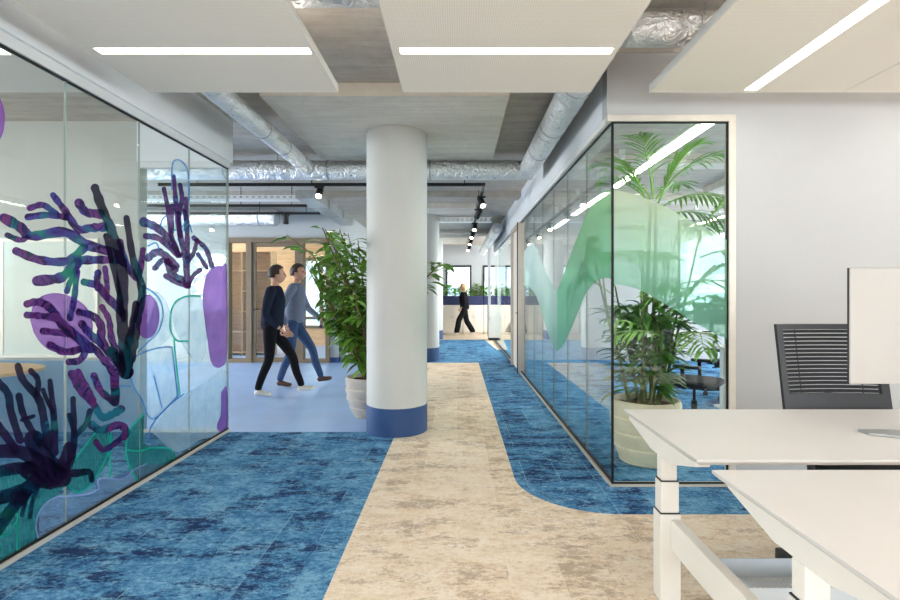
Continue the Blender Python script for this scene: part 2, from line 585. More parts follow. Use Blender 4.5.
# ------------------------------------------------------------------ walls
b = B()
prism(b, [(1.05, 2.603), (1.946, 2.603), (1.946, 0), (7.4, 0), (7.4, SLAB), (1.05, SLAB)], 3.5, 3.62)
for v in b.verts:
    v.co = Vector((v.co.x, v.co.z, v.co.y))
struct('wall_right', b, 'wall', bevel=0.004)
b = B(); box(b, 1.05, 1.16, 3.62, 14.4, 2.603, SLAB); struct('wall_bulkhead_right', b, 'bulkhead')
b = B(); box(b, -2.37, -2.2, -5.1, 4.91, 2.636, SLAB); struct('wall_bulkhead_left', b, 'bulkhead')
b = B(); box(b, -9.5, -3.1, 4.89, 5.0, 0.70, SLAB); struct('wall_meeting_room', b, 'wall_grey')
b = B(); box(b, -9.5, -3.1, 4.888, 5.0, 0, 0.70); struct('trim_1', b, 'wainscot')
b = B(); box(b, -3.1, -2.37, 4.84, 4.91, 2.636, SLAB); struct('wall_meeting_room_lintel', b, 'bulkhead')
b = B()
box(b, -9.5, -4.53, 9.85, 9.97, 0, SLAB)
box(b, -4.53, -2.50, 9.85, 9.97, 2.45, SLAB)
box(b, -2.50, -2.33, 9.85, 9.97, 0, SLAB)
struct('wall_lounge', b, 'wall_blue')
b = B(); box(b, -2.50, -2.32, 9.84, 9.98, 0, 0.1); struct('baseboard_lounge', b, 'navy_band')
b = B(); box(b, -2.42, -2.33, 9.97, 17.3, 0, SLAB); struct('wall_store', b, 'wall')
# far wall with window openings
WIN = [(-2.1, -1.0), (-0.38, 0.50), (0.90, 1.80), (2.1, 3.0)]
b = B()
box(b, -2.4, 3.5, 17.3, 17.42, 0, 1.2)
box(b, -2.4, 3.5, 17.3, 17.42, 2.34, SLAB)
xs = [-2.4] + [v for w in WIN for v in w] + [3.5]
for x0, x1 in zip(xs[0::2], xs[1::2]):
    box(b, x0, x1, 17.3, 17.42, 1.2, 2.34)
struct('wall_far', b, 'wall')
for i, (x0, x1) in enumerate(WIN):
    b = B()
    for bb in ((x0, x0 + .06, 1.2, 2.34), (x1 - .06, x1, 1.2, 2.34), (x0 + .06, x1 - .06, 1.2, 1.26), (x0 + .06, x1 - .06, 2.28, 2.34)):
        box(b, bb[0], bb[1], 17.27, 17.4, bb[2], bb[3])
    w = struct(f'window_{i + 1}', b, 'black_metal')
    b = B(); box(b, x0 + .06, x1 - .06, 17.34, 17.35, 1.26, 2.28); obj('pane', b, 'glass', w)
# glazed office: rear wall with a wide window
b = B()
box(b, 1.16, 4.5, 10.2, 10.32, 0, SLAB); box(b, 4.5, 7.0, 10.2, 10.32, 0, 0.95)
box(b, 4.5, 7.0, 10.2, 10.32, 2.86, SLAB); box(b, 7.0, 7.4, 10.2, 10.32, 0, SLAB)
struct('wall_office_rear', b, 'wall')
b = B()
for bb in ((4.5, 4.56, .95, 2.86), (6.94, 7.0, .95, 2.86), (5.72, 5.78, 1.01, 2.8), (4.56, 6.94, .95, 1.01), (4.56, 6.94, 2.8, 2.86)):
    box(b, bb[0], bb[1], 10.2, 10.28, bb[2], bb[3])
w = struct('window_5', b, 'screen_grey')
b = B(); box(b, 4.56, 6.94, 10.24, 10.25, 1.01, 2.8); obj('pane', b, 'glass', w)
b = B(); box(b, 3.4, 3.5, 10.32, 17.4, 0, 0.8); box(b, 3.4, 3.5, 10.32, 17.4, 2.7, SLAB); struct('wall_wing', b, 'wall')
# outer walls: parapet, lintel and piers round the window bands
b = B()
for z0, z1 in ((0, 0.82), (2.68, SLAB)):
    box(b, 7.4, 7.55, -5.2, 10.32, z0, z1)
for y in (-5.2, 2.2, 3.4, 9.9):
    box(b, 7.4, 7.55, y, y + 0.4, 0.82, 2.68)
struct('wall_right_outer', b, 'wall')
b = B()
for z0, z1 in ((0, 0.82), (2.68, SLAB)):
    box(b, -9.65, -9.5, -5.2, 17.4, z0, z1)
box(b, -9.65, -9.5, 4.6, 5.3, 0.82, 2.68); box(b, -9.65, -9.5, 9.0, 10.0, 0.82, 2.68); box(b, -9.65, -9.5, 15.6, 17.4, 0.82, 2.68)
struct('wall_left_outer', b, 'wall')
b = B()
for z0, z1 in ((0, 0.82), (2.68, SLAB)):
    box(b, -9.5, 7.4, -5.35, -5.2, z0, z1)
struct('wall_rear', b, 'wall')

# white frame round the right-hand front pane
b = B()
box(b, 1.05, 1.946, 3.485, 3.55, 2.556, 2.603)
box(b, 1.898, 1.946, 3.485, 3.55, 0.022, 2.556)
box(b, 1.07, 1.946, 3.478, 3.55, CZ, 0.022)
struct('trim_2', b, 'alu', bevel=0.003)

# ------------------------------------------------------------------ glass partitions
PX = -2.24      # corridor face of the left glass
GX = 1.085      # corridor face of the right glass


def on_left(px, py, d=0.0):
    """point of the left glass face seen at a place in the photograph"""
    y = -(PX + d) * 500.0 / (457.0 - px)
    return Vector((PX + d, y, 1.35 + (294.0 - py) * y / 500.0))


def on_side(px, py, d=0.0):
    y = (GX - d) * 500.0 / (px - 457.0)
    return Vector((GX - d, y, 1.35 + (294.0 - py) * y / 500.0))


def on_front(px, py, d=0.0):
    y = 3.5 - d
    return Vector(((px - 457.0) * y / 500.0, y, 1.35 + (294.0 - py) * y / 500.0))


left = thing('glass_partition', 'long glass wall printed with purple coral and teal sea plants along the blue carpet', 'glass partition', (PX, 2.0, 0), kind='thing')
edges = [-1.17, -0.5, 0.17, 0.84, 1.51, 2.19, 2.864, 3.53, 4.19, 4.885]
for y0, y1 in zip(edges, edges[1:]):
    b = B(); box(b, PX - 0.012, PX, y0 + 0.002, y1 - 0.002, 0.036, 2.568); obj('glass_pane', b, 'glass', left)
    if y0 > -1:
        b = B(); box(b, PX - 0.012, PX + 0.001, y0 - 0.0018, y0 + 0.0018, 0.036, 2.568); obj('joint_strip', b, 'glass_seam', left)
b = B(); box(b, -3.1, PX - 0.013, 4.873, 4.885, 0.036, 2.568); obj('glass_pane', b, 'glass', left)
b = B(); box(b, PX - 0.014, PX + 0.004, 4.885, 4.894, 0.036, 2.568); obj('joint_strip', b, 'glass_seam', left)
b = B(); box(b, PX - 0.03, PX + 0.02, -1.2, 4.90, 2.576, 2.636); box(b, -3.1, PX - 0.03, 4.85, 4.90, 2.576, 2.636); obj('top_rail', b, 'rail_white', left, bevel=0.002)
b = B(); box(b, PX - 0.014, PX + 0.006, -1.2, 4.89, 2.568, 2.576); obj('top_seal', b, 'black_seal', left)
b = B(); box(b, PX - 0.03, PX + 0.022, -1.2, 4.90, CZ, 0.030); box(b, -3.1, PX - 0.03, 4.85, 4.90, CZ, 0.030); obj('bottom_rail', b, 'alu', left, bevel=0.002)
b = B(); box(b, PX - 0.014, PX + 0.008, -1.2, 4.89, 0.030, 0.044); obj('bottom_seal', b, 'black_seal', left)

right = thing('glass_partition', 'glass corner of the office with a pale green hill print, round the big palm', 'glass partition', (GX, 3.5, 0), kind='thing')
b = B(); box(b, GX + 0.012, 1.894, 3.5, 3.512, 0.028, 2.552); obj('glass_pane', b, 'glass', right)
edges = [3.514, 4.2, 4.93, 5.65, 6.37, 7.08, 7.78, 8.45]
for y0, y1 in zip(edges, edges[1:]):
    b = B(); box(b, GX, GX + 0.012, y0 + 0.002, y1 - 0.002, 0.045, 2.552); obj('glass_pane', b, 'glass', right)
    if y0 > 4:
        b = B(); box(b, GX, GX + 0.012, y0 - 0.001, y0 + 0.001, 0.045, 2.552); obj('joint_strip', b, 'glass_seam', right)
edges = [9.62, 10.6, 11.6, 12.6, 13.5, 14.4]
for y0, y1 in zip(edges, edges[1:]):
    b = B(); box(b, GX, GX + 0.012, y0 + 0.002, y1 - 0.002, 0.045, 2.552); obj('glass_pane', b, 'glass', right)
b = B(); box(b, GX - 0.003, GX + 0.012, 3.497, 3.513, 0.022, 2.556); obj('corner_seal', b, 'black_seal', right)
b = B()
box(b, GX, 1.898, 3.496, 3.514, 2.546, 2.557); box(b, GX - 0.002, GX + 0.014, 3.513, 14.4, 2.546, 2.562)
obj('top_seal', b, 'black_seal', right)
b = B(); box(b, 1.889, 1.899, 3.496, 3.514, 0.031, 2.546); obj('side_seal', b, 'black_seal', right)
b = B()
box(b, GX, 1.898, 3.496, 3.514, 0.022, 0.031); box(b, GX - 0.002, GX + 0.014, 3.513, 8.45, 0.026, 0.050); box(b, GX - 0.002, GX + 0.014, 9.62, 14.4, 0.026, 0.050)
obj('bottom_seal', b, 'black_seal', right)
b = B(); box(b, GX - 0.02, GX + 0.03, 3.55, 8.45, CZ, 0.028); box(b, GX - 0.02, GX + 0.03, 9.62, 14.4, CZ, 0.028); obj('bottom_rail', b, 'alu', right)
b = B(); box(b, GX - 0.03, GX + 0.03, 3.55, 14.4, 2.560, 2.604); obj('top_rail', b, 'white_metal', right)

b = B()
box(b, 1.03, 1.15, 8.45, 8.55, CZ, 2.56); box(b, 1.03, 1.15, 9.52, 9.62, CZ, 2.56); box(b, 1.03, 1.15, 8.55, 9.52, 2.50, 2.56)
d1 = struct('door_1', b, 'door_alu', 'slim metal framed door in the right glass wall', 'door')
b = B(); box(b, 1.075, 1.115, 8.555, 9.515, 0.012, 2.496); obj('door_leaf', b, 'cabinet', d1)
b = B(); tube(b, [(1.075, 8.63, 1.02), (1.035, 8.63, 1.02), (1.035, 8.76, 1.02)], 0.009); obj('handle', b, 'black_metal', d1)
b = B(); box(b, 1.015, 1.029, 8.44, 8.47, CZ, 2.56); obj('door_seal', b, 'black_seal', d1)

# doors of the lounge wall: taupe frame, fixed light, glazed leaf, window
b = B()
fx0, fx1 = -4.53, -2.50
for x0, x1 in ((fx0, fx0 + .05), (-4.14, -4.03), (-3.12, -3.02), (fx1 - .08, fx1)):
    box(b, x0, x1, 9.80, 9.97, 0, 2.45)
box(b, fx0 + .05, -4.14, 9.80, 9.97, 2.36, 2.45); box(b, -4.03, -3.12, 9.80, 9.97, 2.36, 2.45); box(b, -3.02, fx1 - .08, 9.80, 9.97, 2.36, 2.45)
box(b, fx0 + .05, -4.14, 9.80, 9.97, 0, 0.07); box(b, -3.02, fx1 - .08, 9.80, 9.97, 0, 0.07)
d2 = struct('door_2', b, 'taupe', 'taupe timber framed glass door behind the walkers', 'door')
b = B()
for bb in ((-4.03, -3.96, 0.012, 2.355), (-3.19, -3.12, 0.012, 2.355), (-3.96, -3.19, 2.28, 2.355), (-3.96, -3.19, 0.012, 0.10)):
    box(b, bb[0], bb[1], 9.83, 9.89, bb[2], bb[3])
lf = obj('door_leaf', b, 'taupe', d2)
b = B(); tube(b, [(-3.99, 9.83, 1.05), (-3.99, 9.79, 1.05), (-3.88, 9.79, 1.05)], 0.01); obj('handle', b, 'black_metal', lf)
b = B(); box(b, -3.96, -3.19, 9.855, 9.863, 0.10, 2.28); obj('pane', b, 'glass', lf)
b = B(); box(b, fx0 + .05, -4.14, 9.88, 9.888, 0.07, 2.36); obj('side_pane', b, 'glass', d2)
b = B(); box(b, -3.02, fx1 - .08, 9.88, 9.888, 0.07, 2.36); obj('side_pane', b, 'glass', d2)
# room behind these doors
b = B()
box(b, -9.5, -4.06, 13.1, 13.2, 0, SLAB); box(b, -4.06, -2.78, 13.1, 13.2, 2.3, SLAB); box(b, -4.06, -2.78, 13.1, 13.2, 0, 0.45); box(b, -2.78, -2.42, 13.1, 13.2, 0, SLAB)
struct('wall_store_rear', b, 'oak')
b = B()
for bb in ((-4.06, -3.98, .45, 2.3), (-3.60, -3.52, .45, 2.3), (-2.86, -2.78, .45, 2.3), (-3.98, -2.86, .45, .53), (-3.98, -2.86, 2.22, 2.3), (-3.98, -2.86, .68, .76)):
    box(b, bb[0], bb[1], 13.08, 13.18, bb[2], bb[3])
w = struct('window_6', b, 'taupe')
b = B(); box(b, -3.98, -2.86, 13.12, 13.128, .53, 2.22); obj('pane', b, 'glass', w)
b = B()
sh = thing('shelving_unit', 'oak shelving unit seen through the left pane of the taupe doors', 'shelving', (-4.6, 11.2, 0))
b.free()
for x in (-5.4, -4.75, -4.12):
    b = B(); box(b, x, x + 0.03, 11.0, 11.35, 0, 2.3); obj('side_panel', b, 'oak', sh)
for z in (0.05, 0.5, 0.95, 1.4, 1.85, 2.27):
    b = B(); box(b, -5.37, -4.75, 11.0, 11.35, z, z + 0.03); box(b, -4.72, -4.12, 11.0, 11.35, z, z + 0.03); obj('shelf', b, 'oak', sh)
b = B(); box(b, -5.4, -4.09, 11.35, 11.37, 0, 2.3); obj('back_panel', b, 'oak', sh)

# ------------------------------------------------------------------ outside: facades across the street
def facade(label, x0, x1, y, z1, mat, step):
    f = thing('office_building', label, 'building', ((x0 + x1) / 2, y, -8))
    b = B(); box(b, x0, x1, y, y + 6, -8, z1); obj('wall', b, mat, f)
    z = -7.0
    while z < z1 - 0.4:
        b = B(); box(b, x0 + 0.4, x1 - 0.4, y - 0.06, y - 0.01, z, z + step * 0.55); obj('window_band', b, 'facade_glass', f)
        z += step
M['facade_glass'] = plain('facade glazing', rgb(146, 170, 188), 0.15, 0, 0.6, 0.25, 0.4)
facade('pale blue office tower across the street, beyond the far windows', 1.4, 16, 46, 18, 'facade', 3.2)
facade('pale rendered block across the street, beyond the left far window', -12, 1.2, 50, 12, 'facade_white', 3.6)
facade('blue glazed building beyond the taupe framed window', -22, -9.5, 40, 14, 'facade', 3.0)
facade('blue building outside the office window', 17.5, 40, 38, 22, 'facade', 3.3)
# ------------------------------------------------------------------ acoustic panels with LED strips
def panel(label, x0, x1, y0, y1, strip, group='suspended acoustic panels'):
    t = thing('acoustic_panel', label, 'ceiling panel', ((x0 + x1) / 2, (y0 + y1) / 2, 2.65), group=group)
    sx0, sx1, sy0, sy1 = strip
    b = B()
    # felt slab with an opening for the strip
    ys = [y0, sy0, sy1, y1]
    xs = [x0, sx0, sx1, x1]
    for i in range(3):
        for j in range(3):
            if i == 1 and j == 1:
                continue
            if xs[i + 1] - xs[i] > 1e-4 and ys[j + 1] - ys[j] > 1e-4:
                box(b, xs[i], xs[i + 1], ys[j], ys[j + 1], 2.65, 2.69)
    bmesh.ops.remove_doubles(b, verts=b.verts, dist=1e-5)
    obj('felt_board', b, 'panel', t)
    b = B()
    e = 0.004
    box(b, x0 - e, x0 - 0.0002, y0 - e, y1 + e, 2.649, 2.70); box(b, x1 + 0.0002, x1 + e, y0 - e, y1 + e, 2.649, 2.70)
    box(b, x0, x1, y0 - e, y0 - 0.0002, 2.649, 2.70); box(b, x0, x1, y1 + 0.0002, y1 + e, 2.649, 2.70)
    obj('edge_frame', b, 'panel_edge', t)
    b = B(); box(b, sx0, sx1, sy0, sy1, 2.656, 2.69); obj('light_strip', b, 'led', t)
    for x in (x0 + 0.38, x1 - 0.38):
        for y in (y0 + 0.15, y1 - 0.15):
            b = B(); tube(b, [(x, y, 2.69), (x, y, SLAB)], 0.003, 6); obj('hanger_wire', b, 'galv', t)
    return t


panel('acoustic ceiling panel over the left glass wall, light strip across it', -1.97, -0.77, 2.02, 3.22, (-1.925, -0.785, 2.645, 2.708))
panel('middle acoustic ceiling panel above the corridor, light strip across it', -0.346, 0.857, 2.02, 3.22, (-0.305, 0.830, 2.645, 2.708))
panel('acoustic ceiling panel over the white desks, light strip running lengthwise', 1.243, 2.483, 1.98, 3.22, (1.832, 1.912, 2.2, 3.19))
panel('outermost acoustic ceiling panel over the desks, seam beside its neighbour', 2.493, 3.733, 1.98, 3.22, (3.08, 3.16, 2.2, 3.19))
panel('acoustic ceiling panel inside the meeting room behind the coral glass', -3.53, -2.39, 2.02, 3.22, (-3.50, -2.42, 2.645, 2.715))
panel('inner acoustic ceiling panel of the meeting room', -5.0, -3.8, 2.02, 3.22, (-4.97, -3.83, 2.645, 2.715))
for y, w in ((-0.2, 'first'), (-2.6, 'second')):     # unseen panels added behind the camera for their fill light
    for x in (-1.97, -0.346, 1.243):
        panel('unseen acoustic panel added behind the viewer for fill light', x, x + 1.2, y, y + 1.2, (x + .03, x + 1.17, y + .625, y + .695), 'fill light panels behind the viewer')

# ------------------------------------------------------------------ foil ducts
def duct(label, p0, p1, r, joints, seed, elbow=None):
    rnd = random.Random(seed)
    p0, p1 = Vector(p0), Vector(p1)
    L = (p1 - p0).length
    n = max(10, int(L / 0.06))
    t = thing('ventilation_duct', label, 'air duct', (p0 + p1) / 2)
    b = B()
    path = [p0.lerp(p1, i / n) for i in range(n + 1)]
    tube(b, path, r, 28)
    d = (p1 - p0).normalized()
    for v in b.verts:
        rel = v.co - p0
        ax = p0 + d * rel.dot(d)
        out = v.co - ax
        if out.length > 1e-5:
            v.co = ax + out * (1 + rnd.uniform(-0.03, 0.03))
    obj('foil_sleeve', b, 'foil', t, smooth=True)
    for f in joints:
        c = p0.lerp(p1, f)
        b = B(); tube(b, [c - d * 0.008, c + d * 0.008], r * 1.035, 28); obj('joint_band', b, 'galv', t, smooth=False)
    for f in (0.12, 0.5, 0.88):
        c = p0.lerp(p1, f)
        b = B(); tube(b, [c + Vector((0, 0, r * 0.98)), Vector((c.x, c.y, SLAB - 0.0))], 0.005, 6); obj('hanger_rod', b, 'galv', t)
    return t


duct('foil wrapped duct running away from the camera along the left bulkhead', (-1.76, 1.0, 2.84), (-1.76, 5.88, 2.84), 0.085, [0.35, 0.72, 0.83, 0.93], 1)
duct('long foil wrapped duct crossing the ceiling behind the big column', (-5.2, 6.0, 2.835), (0.90, 6.0, 2.835), 0.115, [0.2, 0.4, 0.6, 0.8], 2)
duct('foil duct running beside the right bulkhead down to the crossing duct', (0.85, 0.6, 2.835), (0.85, 5.88, 2.835), 0.112, [0.55, 0.72, 0.86], 3)
duct('distant foil duct above the corridor by the right bulkhead', (0.86, 10.75, 2.76), (0.86, 16.8, 2.76), 0.12, [0.2, 0.5, 0.8], 4)
duct('short foil duct above the gap between the left and middle ceiling panels', (-1.5, 2.445, 2.87), (0.5, 2.445, 2.87), 0.105, [0.3, 0.7], 5)
duct('short foil duct above the gap between the middle and right ceiling panels', (0.98, 2.9, 2.885), (1.9, 2.9, 2.885), 0.096, [0.44], 6)
duct('fat foil duct in front of the pale blue wall above the taupe doors', (-8.0, 9.5, 2.80), (-3.42, 9.5, 2.80), 0.15, [0.45, 0.93], 7)

# rectangular duct on the left running away
t = thing('rectangular_duct', 'grey rectangular duct leading to the taupe doors above the walkers', 'air duct', (-2.15, 8.4, 2.74))
b = B(); box(b, -2.28, -2.03, 7.05, 9.84, 2.70, 2.82); obj('duct_body', b, 'galv', t, bevel=0.004)
for y in (7.9, 8.9):
    b = B(); box(b, -2.30, -2.01, y, y + 0.03, 2.69, 2.83); obj('flange', b, 'galv', t)
    b = B(); tube(b, [(-2.15, y + 0.1, 2.82), (-2.15, y + 0.1, 2.94 if y < 8.2 else SLAB)], 0.005, 6); obj('hanger_rod', b, 'galv', t)

# cable trays: perforated U channel
def cable_tray_x(label, x0, x1, y, z, w=0.2, h=0.06):
    t = thing('cable_tray', label, 'cable tray', ((x0 + x1) / 2, y, z), group='perforated ceiling cable trays')
    b = B()
    n = int((x1 - x0) / 0.09)
    dx = (x1 - x0) / n
    for yy in (y, y + w - 0.004):
        box(b, x0, x1, yy, yy + 0.004, z, z + 0.014); box(b, x0, x1, yy, yy + 0.004, z + h - 0.014, z + h)
        for i in range(n):
            box(b, x0 + i * dx, x0 + i * dx + dx * 0.55, yy, yy + 0.004, z + 0.014, z + h - 0.014)
    box(b, x0, x1, y + 0.004, y + w - 0.004, z, z + 0.004)
    obj('channel', b, 'white_metal', t)
    for f in (0.15, 0.85):
        x = x0 + (x1 - x0) * f
        b = B(); tube(b, [(x, y + w / 2, z), (x, y + w / 2, SLAB)], 0.005, 6); obj('hanger_rod', b, 'galv', t)


cable_tray_x('perforated cable tray left of the spotlight, above the walkers', -5.4, -2.32, 7.3, 2.735)
cable_tray_x('perforated cable tray crossing the corridor right of the columns', -0.9, 0.70, 10.1, 2.812, 0.2, 0.09)

# lighting tracks and spots
TZ = 2.80
t = thing('lighting_track', 'black lighting track crossing behind the big column and turning down the corridor', 'lighting track', (0.35, 6.54, TZ))
b = B(); box(b, -3.9, 0.37, 6.52, 6.555, TZ - 0.04, TZ); box(b, 0.335, 0.37, 6.555, 16.2, TZ - 0.04, TZ); obj('rail', b, 'black_metal', t)
for p in ((-3.4, 6.54), (-1.9, 6.54), (0.1, 6.54), (0.352, 8.1), (0.352, 11.8), (0.352, 15.5)):
    b = B(); tube(b, [(p[0], p[1], TZ), (p[0], p[1], SLAB)], 0.006, 6); obj('hanger_rod', b, 'black_metal', t)
for y, x1, lab in ((7.85, -2.36, 'upper black lighting track over the lounge, ending at the rectangular duct'), (8.6, -2.36, 'lower black lighting track in front of the fat foil duct')):
    t = thing('lighting_track', lab, 'lighting track', (-4, y, 2.72))
    b = B(); box(b, -6.5, x1, y, y + 0.035, 2.72, 2.76); obj('rail', b, 'black_metal', t)
    for x in (-5.6, -3.4, -2.6):
        b = B(); tube(b, [(x, y + 0.018, 2.76), (x, y + 0.018, SLAB)], 0.006, 6); obj('hanger_rod', b, 'black_metal', t)


def spot(label, p, aim, lit=True, watt=14, group='black track spotlights'):
    """p: underside of the track"""
    p = Vector(p)
    t = thing('spotlight', label, 'spotlight', p, group=group)
    b = B(); box(b, p.x - 0.06, p.x + 0.06, p.y - 0.018, p.y + 0.018, p.z - 0.025, p.z); obj('adapter', b, 'black_metal', t)
    piv = p + Vector((0, 0, -0.085))
    b = B(); tube(b, [p + Vector((0, 0, -0.02)), piv], 0.009, 8); obj('stalk', b, 'black_metal', t)
    d = Vector(aim).normalized()
    b = B()
    tube(b, [piv - d * 0.075, piv - d * 0.07, piv + d * 0.075, piv + d * 0.08], [0.040, 0.046, 0.046, 0.042], 20)
    obj('lamp_housing', b, 'black_metal', t, smooth=False)
    b = B(); tube(b, [piv + d * 0.0805, piv + d * 0.083], 0.036, 20); obj('lens', b, 'spot_led' if lit else 'black_plastic', t)
    if lit:
        l = bpy.data.lights.new('spotlight_beam', 'SPOT')
        l.energy = watt; l.color = (1, 0.86, 0.68); l.spot_size = R(70); l.spot_blend = 0.7; l.shadow_soft_size = 0.035
        o = bpy.data.objects.new('spotlight_beam', l); COL.objects.link(o)
        o.location = Vector((0, 0, -0.085)) + d * 0.10; o.parent = t
        o.rotation_euler = d.to_track_quat('-Z', 'Y').to_euler()


spot('lit black spotlight hanging left of the big column over the ficus', (-1.80, 6.54, TZ - 0.04), (0.05, -0.75, -0.7), True, 60)
spot('black spotlight in front of the fat foil duct', (-2.95, 8.62, 2.72), (0, 0.0, -1), False)
ordn = ['nearest', 'second', 'third', 'fourth', 'fifth', 'sixth']
for k, (y, dx, lit) in enumerate(((7.2, 0.25, True), (8.3, -0.35, False), (9.9, -0.1, True), (11.3, -0.3, True), (12.8, -0.3, True), (14.6, -0.35, True))):
    spot(f'{ordn[k]} spotlight from the camera on the black track above the corridor', (0.352, y, TZ - 0.04), (dx, -0.55 if lit else 0.4, -0.75), lit, 60)

b = B(); lathe(b, [(0.10, 0), (0.11, 0.012), (0.11, 0.03)], (0.02, 13.9, SLAB - 0.03), 28); tag(obj('ceiling_light', b, 'white_metal'), 'small flat white disc fitting on the far concrete ceiling', 'ceiling light')

# long LED lines of the glazed office
def linear(label, x, y0, y1):  # a long LED line hung from the slab
    t = thing('linear_light', label, 'linear light', (x, (y0 + y1) / 2, 2.65), group='linear lights of the glazed office')
    b = B(); box(b, x - 0.045, x + 0.045, y0, y1, 2.66, 2.72); obj('housing', b, 'white_metal', t)
    b = B(); box(b, x - 0.038, x + 0.038, y0 + 0.02, y1 - 0.02, 2.65, 2.66); obj('diffuser', b, 'led', t)
    for y in (y0 + 0.3, y1 - 0.3):
        b = B(); tube(b, [(x, y, 2.72), (x, y, 2.93)], 0.003, 6); obj('hanger_wire', b, 'galv', t)
        b = B(); box(b, x - 0.03, x + 0.03, y - 0.03, y + 0.03, 2.93, SLAB); obj('ceiling_mount', b, 'white_metal', t)


linear('bright linear light crossing above the palm behind the front pane', 1.93, 3.75, 6.15)
linear('second linear light of the line above the palm, deeper in the office', 1.93, 6.45, 8.3)
linear('third linear light of the line above the palm, at the office rear wall', 1.93, 8.75, 10.0)
linear('linear light of the parallel row over the rear desks', 4.5, 4.6, 7.0)
linear('linear light of the parallel row by the office window', 4.5, 7.3, 9.7)
linear('linear light added to brighten the room behind the taupe glass door', -3.5, 10.6, 12.4)  # added lamp, brightens the store room interior
linear('linear light added over the oak shelving to brighten the room behind the taupe frame', -4.7, 10.2, 12.4)  # second added lamp for the store room
# ------------------------------------------------------------------ printed film on the glass
INK = [(0.34, rgb(36, 122, 110)), (0.39, rgb(48, 84, 124)), (0.43, rgb(70, 56, 140)), (0.47, rgb(32, 24, 58)), (0.505, rgb(104, 58, 128)), (0.54, rgb(54, 38, 100)), (0.575, rgb(112, 50, 116)), (0.61, rgb(24, 40, 66)), (0.66, rgb(34, 104, 126))]
INK_DARK = [(0.34, rgb(20, 84, 92)), (0.40, rgb(24, 26, 64)), (0.46, rgb(18, 18, 42)), (0.51, rgb(52, 34, 76)), (0.56, rgb(18, 22, 48)), (0.61, rgb(24, 56, 92)), (0.66, rgb(28, 96, 88))]
M['coral'] = film_mat('purple coral print', INK, 0.80, 2.6, 0.8, 0.8, 0.3, detail=8)
M['coral_dark'] = film_mat('dark sea anemone print', INK_DARK, 0.6, 2.8, 0.8, 0.8, 0.3, detail=8)
M['coral_small'] = film_mat('small coral print', INK, 0.70, 5.0, 0.7, 0.8, 0.3, detail=8)
M['coral_trunk'] = film_mat('dark coral trunk print', [(0.36, rgb(20, 86, 66)), (0.42, rgb(20, 22, 46)), (0.5, rgb(40, 26, 62)), (0.56, rgb(16, 18, 36)), (0.62, rgb(26, 74, 92))], 0.64, 3.2, 0.8, 0.8, 0.3, detail=8)
M['purple'] = film_mat('violet disc print', [(0.3, rgb(138, 84, 178)), (0.7, rgb(160, 106, 190))], 0.48, 5.0, 0.8, 0.6, 0.45)
M['lilac'] = film_mat('lavender sand print', [(0.3, rgb(112, 142, 178)), (0.7, rgb(150, 172, 206))], 0.34, 14.0, 0.35, 1.0)
M['ice'] = film_mat('pale blue stone print', [(0.3, rgb(170, 204, 226)), (0.7, rgb(206, 226, 238))], 0.34, 6.0, 0.3, 1.0)
M['teal'] = film_mat('teal weed print', [(0.3, rgb(30, 126, 130)), (0.7, rgb(62, 158, 152))], 0.42, 16.0, 0.7, 0.3, stretch=(1, 8, 1.2))
M['line_blue'] = film_mat('blue outline print', [(0.3, rgb(64, 128, 190)), (0.7, rgb(90, 150, 206))], 0.72, 6, 0.7)
M['line_teal'] = film_mat('teal outline print', [(0.3, rgb(24, 168, 150)), (0.7, rgb(52, 192, 168))], 0.8, 6, 0.7)
M['line_lilac'] = film_mat('lavender outline print', [(0.3, rgb(140, 164, 216)), (0.7, rgb(160, 182, 224))], 0.8, 6, 0.7)
_layer = [0]


def smooth_path(pts, k=6):
    """Catmull-Rom through 2D points"""
    P = [Vector((p[0], p[1], 0)) for p in pts]
    if len(P) < 3:
        return [P[0].lerp(P[1], i / k) for i in range(k + 1)]
    out = []
    Q = [P[0] * 2 - P[1]] + P + [P[-1] * 2 - P[-2]]
    for i in range(1, len(Q) - 2):
        a, b, c, d = Q[i - 1:i + 3]
        for j in range(k):
            t = j / k
            out.append(0.5 * ((2 * b) + (c - a) * t + (2 * a - 5 * b + 4 * c - d) * t * t + (3 * b - a - 3 * c + d) * t ** 3))
    out.append(P[-1])
    return out


def ribbon(bm, proj, pts, w, rnd=None, knob=0.12, taper=None):
    """a brush stroke with round ends printed on the glass; sheets of a print are stacked a hair apart"""
    _layer[0] += 1
    d = 0.0012 + 0.00004 * (_layer[0] % 60)
    P = smooth_path(pts)
    n = len(P)
    ws = []
    for i in range(n):
        f = i / (n - 1)
        ww = w * (1.0 if taper is None else taper[0] + (taper[1] - taper[0]) * f)
        if rnd:
            ww *= 1 + knob * math.sin(i * 1.7 + rnd.uniform(0, 2)) * rnd.uniform(0.3, 1)
        ws.append(ww / 2)
    L, Rr = [], []
    tang = []
    for i in range(n):
        t = (P[min(i + 1, n - 1)] - P[max(i - 1, 0)]).normalized()
        tang.append(t)
        nn = Vector((-t.y, t.x, 0))
        L.append(P[i] + nn * ws[i])
        Rr.append(P[i] - nn * ws[i])
    for i in range(n - 1):
        q = [proj(v.x, v.y, -d) for v in (L[i], L[i + 1], Rr[i + 1], Rr[i])]
        bm.faces.new([bm.verts.new(v) for v in q])
    for e, s in ((0, -1), (n - 1, 1)):
        nn = Vector((-tang[e].y, tang[e].x, 0))
        fan = [P[e] + nn * ws[e] * math.cos(a) + tang[e] * s * ws[e] * math.sin(a) for a in [PI * k / 8 for k in range(9)]]
        bm.faces.new([bm.verts.new(proj(v.x, v.y, -d)) for v in fan])


